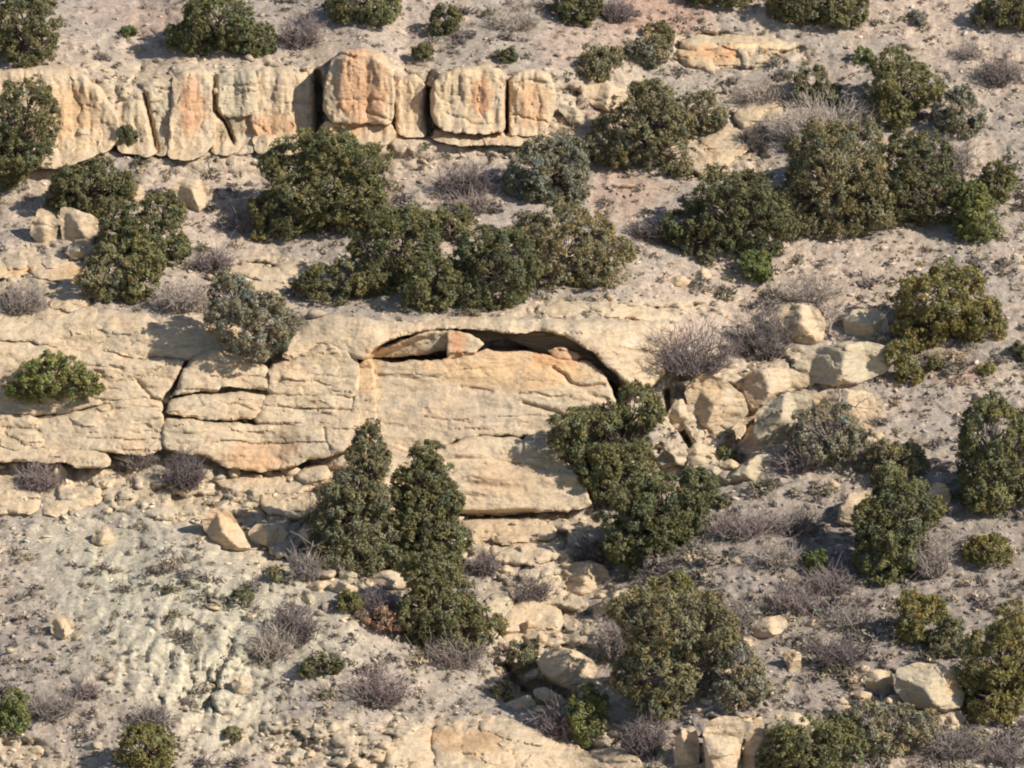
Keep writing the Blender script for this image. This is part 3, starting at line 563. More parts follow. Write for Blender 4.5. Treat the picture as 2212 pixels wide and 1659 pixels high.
# free boulders: (label, outline, material, options)
B = [
    ('upright narrow cream boulder, smaller one of the split pair', [(62, 505), (70, 475), (85, 450), (118, 462), (126, 480), (124, 520), (105, 546), (85, 530)], M_CREAM, {}),
    ('rounded cream boulder, broader one of the split pair against the juniper', [(130, 470), (132, 448), (165, 450), (200, 465), (224, 484), (214, 512), (190, 522), (150, 520), (133, 535)], M_CREAM, {}),
    ('small grey boulder wedged under the split pair', [(136, 548), (150, 525), (180, 518), (202, 530), (190, 555), (160, 564)], M_GREY, {}),
    ('low tan boulder touching the grey green shrub below the split pair', [(196, 545), (215, 530), (245, 532), (262, 548), (240, 565), (205, 562)], M_CREAM, {}),
    ('lone cream boulder on the bare slope below the cliff', [(372, 408), (385, 388), (415, 385), (445, 395), (460, 415), (455, 442), (428, 464), (400, 450), (385, 432)], M_CREAM, {}),
    ('small cream rock beside the dark junipers below the cliff', [(274, 415), (285, 398), (308, 402), (312, 425), (295, 435), (278, 430)], M_CREAM, {}),
    ('flat tilted tan slab propped over deep shadow beside a juniper', [(1255, 192), (1270, 180), (1310, 178), (1350, 195), (1375, 215), (1362, 236), (1320, 240), (1290, 235), (1270, 215)], M_CREAM, dict(tilt=(.2, -.5), facets=1)),
    ('grey shaded block leaning below the tilted slab', [(1205, 235), (1220, 225), (1245, 235), (1275, 260), (1280, 285), (1250, 280), (1225, 262)], M_GREY, {}),
    ('small bright cream rock beside the olive juniper', [(1458, 245), (1470, 230), (1484, 240), (1486, 265), (1474, 282), (1462, 270)], M_CREAM, {}),
    ('squat cream rock at the foot of the grey green shrub', [(1248, 330), (1262, 322), (1275, 335), (1270, 352), (1255, 348)], M_CREAM, {}),
    ('large cream block at the head of the rocky gully', [(1478, 842), (1500, 815), (1525, 806), (1560, 818), (1588, 838), (1608, 853), (1620, 890), (1588, 920), (1560, 948), (1528, 932), (1498, 912), (1486, 880)], M_CREAM, dict(facets=2)),
    ('knobbly cream rock above the large gully block', [(1604, 838), (1612, 808), (1635, 796), (1670, 793), (1720, 800), (1755, 812), (1765, 830), (1720, 842), (1680, 852), (1655, 882), (1622, 890), (1608, 862)], M_CREAM, dict(facets=2)),
    ('tall grey cream block walling the dark cleft', [(1622, 930), (1635, 890), (1665, 860), (1710, 845), (1755, 850), (1752, 900), (1730, 940), (1700, 962), (1660, 978), (1630, 974)], M_GREY, dict(facets=2)),
    ('flat topped cream block behind the thin grey shrub', [(1755, 850), (1780, 842), (1830, 839), (1875, 847), (1912, 868), (1905, 895), (1880, 910), (1840, 905), (1790, 895), (1757, 890)], M_CREAM, dict(facets=1)),
    ('broad lens shaped yellow grey boulder under the rounded juniper', [(1712, 785), (1760, 753), (1820, 738), (1880, 738), (1925, 752), (1942, 775), (1918, 802), (1880, 818), (1850, 832), (1790, 836), (1745, 825), (1722, 802)], M_GREY, dict(facets=1)),
    ('rounded cream rock beside the bare dead tree', [(1678, 672), (1700, 660), (1735, 656), (1768, 666), (1786, 700), (1778, 735), (1745, 752), (1722, 742), (1700, 715), (1685, 695)], M_CREAM, {}),
    ('grey rock in the shade of the rounded juniper', [(1820, 690), (1845, 668), (1890, 662), (1915, 680), (1925, 720), (1880, 738), (1840, 735), (1825, 715)], M_GREY, {}),
    ('pointed grey boulder with a black undercut below the cleft', [(1543, 1060), (1565, 1030), (1600, 1000), (1640, 980), (1666, 980), (1664, 1012), (1652, 1045), (1620, 1057), (1580, 1056)], M_GREY, dict(facets=1)),
    ('pale cream boulder overhanging black shade beside the leaning juniper', [(1806, 1134), (1812, 1095), (1838, 1066), (1880, 1055), (1902, 1085), (1892, 1130), (1860, 1138)], M_CREAM, {}),
    ('small cream boulder between the leaning juniper and its neighbour', [(2003, 1058), (2020, 1040), (2045, 1048), (2054, 1080), (2040, 1102), (2012, 1098)], M_CREAM, {}),
    ('small bright stone on the grey scree below the thin shrub', [(1788, 1048), (1800, 1035), (1816, 1046), (1812, 1060), (1795, 1062)], M_CREAM, {}),
    ('large leaning cream boulder on the bank beside the tall green pair', [(432, 1110), (455, 1098), (490, 1100), (508, 1120), (530, 1160), (546, 1185), (515, 1195), (480, 1190), (455, 1165), (440, 1140)], M_CREAM, dict(facets=1)),
    ('brownish boulder leaning beside the large cream one', [(535, 1150), (555, 1132), (600, 1128), (625, 1150), (610, 1175), (570, 1180), (545, 1170)], M_ORANGE, {}),
    ('wedge of cream rock at the foot of the tall green pair', [(645, 1150), (655, 1140), (680, 1160), (705, 1190), (690, 1200), (660, 1180)], M_CREAM, {}),
    ('flat cream rock below the tall green pair', [(690, 1210), (730, 1205), (775, 1225), (770, 1240), (720, 1245)], M_CREAM, {}),
    ('yellowish cream rock above the small yellow bush', [(710, 1262), (740, 1252), (775, 1270), (772, 1295), (740, 1290), (715, 1280)], M_ORANGE, {}),
    ('light cream rock tucked between the tall pair and the conifer below', [(790, 1250), (830, 1232), (880, 1238), (895, 1260), (870, 1275), (820, 1270)], M_CREAM, {}),
    ('small orange boulder on the upper clay slope', [(195, 1172), (205, 1145), (230, 1133), (250, 1150), (245, 1172), (215, 1182)], M_ORANGE, {}),
    ('orange faced boulder with a dark shadow on the clay slope', [(108, 1360), (115, 1340), (135, 1328), (158, 1340), (160, 1362), (140, 1384), (122, 1380)], M_ORANGE, {}),
    ('round cream boulder capping the fluted clay ribs', [(500, 1480), (506, 1460), (525, 1456), (542, 1470), (538, 1492), (525, 1502), (508, 1496)], M_CREAM, {}),
    ('pale rounded rock by the grey twigs below the alcove', [(1205, 1250), (1230, 1215), (1275, 1208), (1310, 1225), (1318, 1255), (1290, 1285), (1240, 1288), (1212, 1275)], M_CREAM, dict(facets=1)),
    ('long leaning cream slab beside the dead twigs', [(1280, 1330), (1300, 1295), (1340, 1270), (1372, 1268), (1360, 1290), (1320, 1315), (1290, 1345)], M_CREAM, dict(facets=1)),
    ('blocky cream boulder above the black hollow', [(1158, 1430), (1180, 1400), (1230, 1398), (1275, 1420), (1290, 1440), (1278, 1490), (1240, 1492), (1200, 1478), (1170, 1455)], M_CREAM, dict(facets=2)),
    ('shadowed flat slab in the black hollow', [(1150, 1490), (1180, 1482), (1215, 1505), (1225, 1525), (1190, 1525), (1155, 1510)], M_GREY, {}),
    ('small knob of rock in front of the blocky boulder', [(1150, 1395), (1165, 1360), (1185, 1368), (1178, 1400)], M_CREAM, {}),
    ('first upright cream fin of the broken wall', [(1455, 1600), (1470, 1575), (1500, 1570), (1510, 1600), (1512, 1680), (1460, 1680)], M_CREAM, dict(facets=1)),
    ('broad upright cream fin of the broken wall', [(1518, 1590), (1530, 1560), (1560, 1545), (1600, 1548), (1612, 1575), (1600, 1620), (1590, 1690), (1525, 1690)], M_CREAM, dict(facets=1)),
    ('narrow cream fin of the broken wall', [(1608, 1600), (1625, 1555), (1645, 1545), (1652, 1570), (1648, 1690), (1600, 1690)], M_CREAM, dict(facets=1)),
    ('shaded grey fin of the broken wall', [(1655, 1580), (1668, 1550), (1682, 1560), (1688, 1690), (1655, 1690)], M_GREY, dict(facets=1)),
    ('rounded cream block at the uphill end of the broken wall', [(1670, 1548), (1700, 1534), (1735, 1542), (1758, 1570), (1765, 1600), (1720, 1620), (1690, 1600)], M_CREAM, {}),
    ('rough cream boulder beside the big grey orange one', [(1865, 1470), (1875, 1448), (1900, 1445), (1928, 1452), (1932, 1480), (1905, 1500), (1872, 1492)], M_CREAM, {}),
    ('big grey boulder with an orange corner beside the yellow green juniper', [(1930, 1480), (1940, 1445), (1975, 1430), (2030, 1435), (2068, 1448), (2072, 1480), (2088, 1500), (2080, 1530), (2040, 1540), (1985, 1530), (1950, 1515)], M_GREY, dict(facets=2)),
    ('thin white stone standing among the olive shrub stems', [(1814, 1520), (1820, 1502), (1835, 1520), (1850, 1560), (1842, 1588), (1825, 1570)], M_CREAM, {}),
    ('tan block under the big grey boulder', [(2030, 1545), (2070, 1535), (2088, 1550), (2070, 1580), (2040, 1575)], M_CREAM, {}),
    ('cream fragment wedged in the gully cleft', [(1440, 905), (1452, 870), (1475, 860), (1488, 890), (1482, 925), (1460, 940)], M_CREAM, {}),
    ('tan fragment at the bottom of the gully cleft', [(1480, 975), (1500, 955), (1535, 962), (1540, 990), (1510, 1010), (1485, 998)], M_CREAM, {}),
    ('small tan rock below the gully juniper', [(1690, 1415), (1710, 1402), (1735, 1412), (1730, 1450), (1705, 1455)], M_CREAM, {}),
    ('tan boulder half buried in the grey scree', [(1620, 1360), (1650, 1335), (1690, 1330), (1705, 1352), (1670, 1380), (1635, 1382)], M_CREAM, {}),
    ('sharp brown rock beside the small bright bush', [(1495, 590), (1520, 578), (1540, 590), (1530, 608), (1505, 606)], M_CREAM, {}),
    ('orange rock below the dark juniper on the open slope', [(1440, 605), (1465, 592), (1495, 602), (1480, 622), (1450, 622)], M_ORANGE, {}),
    ('loose tan block on the slope under the bottom left juniper', [(1205, 1500), (1230, 1492), (1262, 1505), (1255, 1530), (1215, 1525)], M_GREY, {}),
    ('cream chunk above the curved slickrock crack', [(1120, 1350), (1145, 1340), (1160, 1352), (1150, 1372), (1125, 1370)], M_CREAM, {}),
]
B = [b for b in B if not b[0].startswith('loose tan block')]
BROKEN = []
for i, (lab, p, m, kw) in enumerate(B):
    tag(rock('boulder', p, m, None, 'boulder', step=3.4, seed=120 + i, rough=0.085, jag=2.0, flake=.55, **kw), lab, 'boulder')

# broken angular blocks where the photograph shows crumbled bedrock: (x0, x1, y0, y1, count, size range)
rb = np.random.default_rng(91)
for x0, x1, y0, y1, nb, s0, s1 in [(1070, 1300, 1130, 1300, 13, 14, 40), (1060, 1260, 1300, 1540, 16, 14, 46), (430, 730, 1015, 1120, 12, 12, 34), (600, 800, 1180, 1300, 9, 12, 34), (1430, 1600, 900, 1060, 12, 14, 38),
                                   (1440, 1780, 1535, 1650, 9, 16, 42), (1850, 2080, 1440, 1570, 8, 12, 34), (560, 920, 1545, 1650, 14, 12, 36), (0, 240, 1600, 1650, 6, 12, 30), (1640, 1900, 780, 1010, 8, 12, 32), (0, 250, 1015, 1130, 8, 12, 30),
                                   (1550, 1760, 1330, 1480, 7, 12, 32), (250, 560, 1100, 1180, 5, 12, 24)]:
    for _k in range(nb):
        cx, cy = rb.uniform(x0, x1), rb.uniform(y0, y1); sx = s0 + (s1 - s0) * rb.random() ** 1.8; sy = sx * rb.uniform(.5, .85); an = np.sort(rb.uniform(0, 2 * math.pi, 7)) ; ro = rb.uniform(-.5, .5)
        an = np.linspace(0, 2 * math.pi, 7, endpoint=False) + rb.normal(0, .22, 7); q = rb.uniform(.75, 1.15, 7)
        px_, py_ = sx * np.cos(an) * q, sy * np.sin(an) * q
        pl_ = list(zip(cx + px_ * math.cos(ro) - py_ * math.sin(ro), cy + px_ * math.sin(ro) + py_ * math.cos(ro)))
        o = rock('broken_block', pl_, (M_CREAM, M_CREAM, M_GREY, M_ORANGE)[rb.integers(4)], None, 'boulder', step=4.2, seed=300 + len(BROKEN), rough=.06, facets=2, base=(cx, cy + sy * .45))
        BROKEN.append((o, cx, cy, sx))

# ------------------------------------------------------------------ trees and shrubs
def tube(p0, p1, r0, r1, sides=5, bend=0.0, segs=3, r=None):
    """tapered, slightly crooked limb"""
    r = r or np.random.default_rng(0)
    p0, p1 = np.array(p0, float), np.array(p1, float)
    t = np.linspace(0, 1, segs + 1)[:, None]
    L = np.linalg.norm(p1 - p0) + 1e-6
    pts = p0 + (p1 - p0) * t
    pts[1:-1] += r.normal(0, bend * L, (segs - 1, 3))
    ax = (p1 - p0) / L; a = np.cross(ax, [0.3, 0.2, 0.93]); a /= np.linalg.norm(a) + 1e-9; b = np.cross(ax, a)
    ang = np.linspace(0, 2 * math.pi, sides, endpoint=False)
    rad = (r0 + (r1 - r0) * t)[:, 0]
    V = (pts[:, None] + rad[:, None, None] * (np.cos(ang)[None, :, None] * a + np.sin(ang)[None, :, None] * b)).reshape(-1, 3)
    F = []
    for s in range(segs):
        for k in range(sides):
            q = (k + 1) % sides
            F += [(s * sides + k, s * sides + q, (s + 1) * sides + q), (s * sides + k, (s + 1) * sides + q, (s + 1) * sides + k)]
    return V, np.array(F), pts
class Acc:
    def __init__(s): s.v, s.f, s.t, s.n = [], [], [], 0
    def add(s, V, F, t=None):
        s.v.append(V); s.f.append(F + s.n); s.n += len(V)
        if t is not None: s.t.append(np.broadcast_to(t, (len(V), 3)))
    def mesh(s, name, mat, smooth=False):
        return mesh_from(name, np.vstack(s.v), np.vstack(s.f), mat, smooth, np.vstack(s.t) if s.t else None)

def leaves(cent, outw, tint, per, rad, size, r, flat=0.7):
    """tufts: per small leaf faces round every tuft centre, facing outwards"""
    n = len(cent); k = n * per
    c = np.repeat(cent, per, 0); o = np.repeat(outw, per, 0); rd = np.repeat(rad, per)[:, None]
    d = r.normal(size=(k, 3)); d /= np.linalg.norm(d, axis=1)[:, None]
    d = d + 0.55 * o; d /= np.linalg.norm(d, axis=1)[:, None]
    pos = c + d * rd * r.uniform(0.35, 1.0, (k, 1))
    nrm = d * flat + r.normal(0, 0.55, (k, 3)) + 0.25 * o; nrm /= np.linalg.norm(nrm, axis=1)[:, None]
    a = np.cross(nrm, r.normal(size=(k, 3))); a /= np.linalg.norm(a, axis=1)[:, None] + 1e-9
    a = a + 0.7 * d; a -= nrm * (a * nrm).sum(1)[:, None]; a /= np.linalg.norm(a, axis=1)[:, None] + 1e-9
    b = np.cross(nrm, a)
    s = size * r.uniform(0.6, 1.3, (k, 1))
    tip = pos + a * s * 1.6
    V = np.stack([pos - a * s * 0.5 + b * s * 0.42, tip, pos - a * s * 0.3 - b * s * 0.42], 1).reshape(-1, 3)
    F = np.arange(k * 3).reshape(-1, 3)
    t = np.repeat(np.repeat(tint, per, 0) * r.uniform(0.8, 1.2, (k, 1)), 3, 0)
    return V, F, t

def woody(kind, lobes, leaf, label, cat, base=None, dens=1.0, seed=0, group=None, tuft=0.20, bark=None, twigs=0.0, hole=0.30, name=None, lift=0.2, near=0.0):
    """tree or shrub from crown lobes given in survey pixels (cx, cy, rx, ry[, metres nearer(-)/farther(+)])"""
    r = np.random.default_rng(1000 + seed)
    more = []
    for l in lobes:                                              # lopsided side crowns break the round outline
        if l[2] < 34: more.append(l); continue
        more.append((l[0], l[1], l[2] * .90, l[3] * .90) + tuple(l[4:]))
        for _k in range(4):
            an = r.uniform(0, 2 * math.pi); f = r.uniform(.34, .58)
            more.append((l[0] + math.cos(an) * l[2] * r.uniform(.62, .86), l[1] + math.sin(an) * l[3] * r.uniform(.55, .86) * (1 if math.sin(an) < 0 else .8), l[2] * f, l[3] * f * r.uniform(.8, 1.15), (l[4] if len(l) > 4 else 0) + r.uniform(-.5, .35) * l[2] * PXM))
    lobes = more
    rx = np.array([l[2] for l in lobes], float); bot = max(l[1] + l[3] for l in lobes)
    wts = rx * rx; bx = float((np.array([l[0] for l in lobes]) * wts).sum() / wts.sum())
    if base: bx, by = base
    else: by = bot - lift * float(rx.max())
    D0 = float(ground_at(bx, by)) - near; B0 = unproj(bx, by, D0)
    root = empty(name or kind, B0, label, cat, group)
    px = PXM * D0 / DIST
    fol, wood, stem = Acc(), Acc(), Acc()
    h = max((by - min(l[1] - l[3] for l in lobes)) * px, 0.2)
    # trunk to the middle of the crown, a limb to every lobe, branches inside the lobe
    mid = np.average(np.array([unproj(l[0], l[1], D0 + (l[4] if len(l) > 4 else 0)) for l in lobes]), axis=0, weights=wts)
    r0 = 0.022 * h + 0.03
    fork = B0 + (mid - B0) * 0.55
    V, F, _ = tube(B0 - np.array([0, 0, 0.15]), fork, r0, r0 * 0.7, 7, 0.05, 4, r); stem.add(V, F)
    tcol = dict(rough=None)
    for li, l in enumerate(lobes):
        c = unproj(l[0], l[1], D0 + (l[4] if len(l) > 4 else 0)); a, b = l[2] * px, l[3] * px; dp = 0.5 * (a + min(a, b))
        S = np.array([a, dp, b])
        V, F, _ = tube(fork, c, r0 * 0.6, r0 * 0.25, 6, 0.06, 4, r); wood.add(V, F)
        nb = int(2 + 6 * min(a, 2))
        for _k in range(nb):
            d = r.normal(size=3); d[2] = abs(d[2]) * 0.8 - 0.2; d /= np.linalg.norm(d)
            st = fork + (c - fork) * r.uniform(0.3, 1.0)
            V, F, _ = tube(st, c + d * S * r.uniform(0.75, 0.98), r0 * 0.28, 0.012, 4, 0.07, 3, r); wood.add(V, F)
        area = 4 * math.pi * ((a * dp) ** 1.6 / 3 + (a * b) ** 1.6 / 3 + (dp * b) ** 1.6 / 3) ** (1 / 1.6)
        # foliage grows in rounded sprays (sub-clumps) with dark gaps between them
        rho0 = min(0.24, 0.42 * a, 0.5 * b + .05)
        n = int(max(7, dens * 0.47 * area / (rho0 * rho0)))
        d = r.normal(size=(n, 3)); d /= np.linalg.norm(d, axis=1)[:, None]
        nz = fbm(d[:, 0] * 2.0 + l[0], d[:, 1] * 2.0 + l[1], d[:, 2] * 2.0, s=seed + li, o=2)
        pr = (1 - rho0 / max(a, b) * 0.75) * (r.uniform(0.80, 1.16, n) + 0.30 * nz)
        inner = r.random(n) < 0.16; pr = np.where(inner, r.uniform(.35, .7, n), pr)
        sc_ = c + d * S * pr[:, None]
        out = d / S; out /= np.linalg.norm(out, axis=1)[:, None]
        rho = rho0 * r.uniform(0.45, 1.25, n)
        kp = np.ones(n, bool)
        for lj, m2 in enumerate(lobes):                          # nothing grows in the dark inside of a neighbouring crown
            if lj == li: continue
            c2_ = unproj(m2[0], m2[1], D0 + (m2[4] if len(m2) > 4 else 0)); a2, b2 = m2[2] * px, m2[3] * px
            kp &= (((sc_ - c2_) / np.array([a2, 0.5 * (a2 + min(a2, b2)), b2])) ** 2).sum(1) > 0.60
        kp &= (sc_[:, 1] - c[1] < 0.55 * dp) | (r.random(n) < .5)
        if kp.sum() < 3: kp[:3] = True
        sc_, out, rho = sc_[kp], out[kp], rho[kp]; n = len(sc_)
        per = int(8 if rho0 > .2 else 6)
        cd_ = np.repeat(out, per, 0) * 0.75 + np.array([0, 0, .25]) + r.normal(0, .62, (n * per, 3)); cd_ /= np.linalg.norm(cd_, axis=1)[:, None]
        cen = np.repeat(sc_, per, 0) + cd_ * np.repeat(rho, per)[:, None] * r.uniform(.7, 1.05, (n * per, 1))
        m = len(cen)
        cv = np.repeat(r.uniform(0.72, 1.25, (n, 1)), per, 0) * r.uniform(.88, 1.12, (m, 1))
        warm = np.repeat(r.normal(0.0, 0.07, (n, 1)), per, 0)
        tn = np.hstack([cv * (1 + warm), cv, cv * (1 - warm * 1.3)])
        lf = 13
        V, F, t = leaves(cen, cd_, tn, lf, np.full(m, 0.36 * rho0 + .02), 0.056 if rho0 > .19 else 0.032 + 0.12 * rho0, r)
        fol.add(V, F, t)
        if twigs > 0:
            for _k in range(int(twigs * 40 * a * b) + 4):
                d = r.normal(size=3); d[2] = abs(d[2]) + 0.1; d /= np.linalg.norm(d)
                e = c + d * S * r.uniform(0.8, 1.12)
                V, F, _ = tube(fork + (c - fork) * r.uniform(0.2, 1), e, 0.022, 0.008, 3, 0.06, 2, r); wood.add(V, F)
    tk = link('trunk', stem.mesh('trunk', bark or M_BARK, True), root); link('branches', wood.mesh('branches', bark or M_BARK, True), tk)
    link('crown', fol.mesh('crown', LEAF[leaf]), root)
    return root

def bare(label, cx, cy, rx, ry, mat, seed=0, n=170, name='bare_shrub', cat='shrub', group=None, leafy=None, th=0.012, near=0.0):
    """leafless twiggy shrub: stems fanning from the root, side twigs on each"""
    r = np.random.default_rng(3000 + seed)
    by = cy + ry * 0.8; D0 = float(ground_at(cx, by)) - near; B0 = unproj(cx, by, D0); px = PXM * D0 / DIST
    root = empty(name, B0, label, cat, group)
    a, h = rx * px, ry * 1.8 * px
    W_ = Acc()
    for k in range(n // 4):
        an = r.uniform(0, 2 * math.pi); q = math.sqrt(r.random())
        tip = B0 + np.array([math.cos(an) * a * q, math.sin(an) * a * 0.7 * q, h * math.sqrt(max(0.05, 1 - 0.8 * q * q)) * r.uniform(0.45, 0.95)])
        st = B0 + np.array([math.cos(an) * a * 0.5 * q, math.sin(an) * a * 0.35 * q, -0.08])
        V, F, pts = tube(st, tip, th * 1.9, th * 0.55, 3, 0.10, 4, r); W_.add(V, F)
        for _j in range(7):
            s = pts[r.integers(1, 5)]; d = (tip - st) * 0.15 + r.normal(0, 0.20, 3) * min(max(a, h), 0.9)
            V, F, _ = tube(s, s + d, th * .9, th * 0.45, 3, 0.12, 1, r); W_.add(V, F)
    link('twigs', W_.mesh('twigs', mat), root)
    if leafy:
        m = int(30 * a * h) + 12
        d = r.normal(size=(m, 3)); d /= np.linalg.norm(d, axis=1)[:, None]; d[:, 2] = np.abs(d[:, 2])
        cen = B0 + d * np.array([a, a * 0.7, h]) * r.uniform(0.5, 0.95, (m, 1))
        V, F, t = leaves(cen, d, r.uniform(0.8, 1.2, (m, 1)) * np.ones((1, 3)), 16, np.full(m, 0.13), 0.035, r)
        L = Acc(); L.add(V, F, t); link('foliage', L.mesh('foliage', LEAF[leafy]), root)
    return root

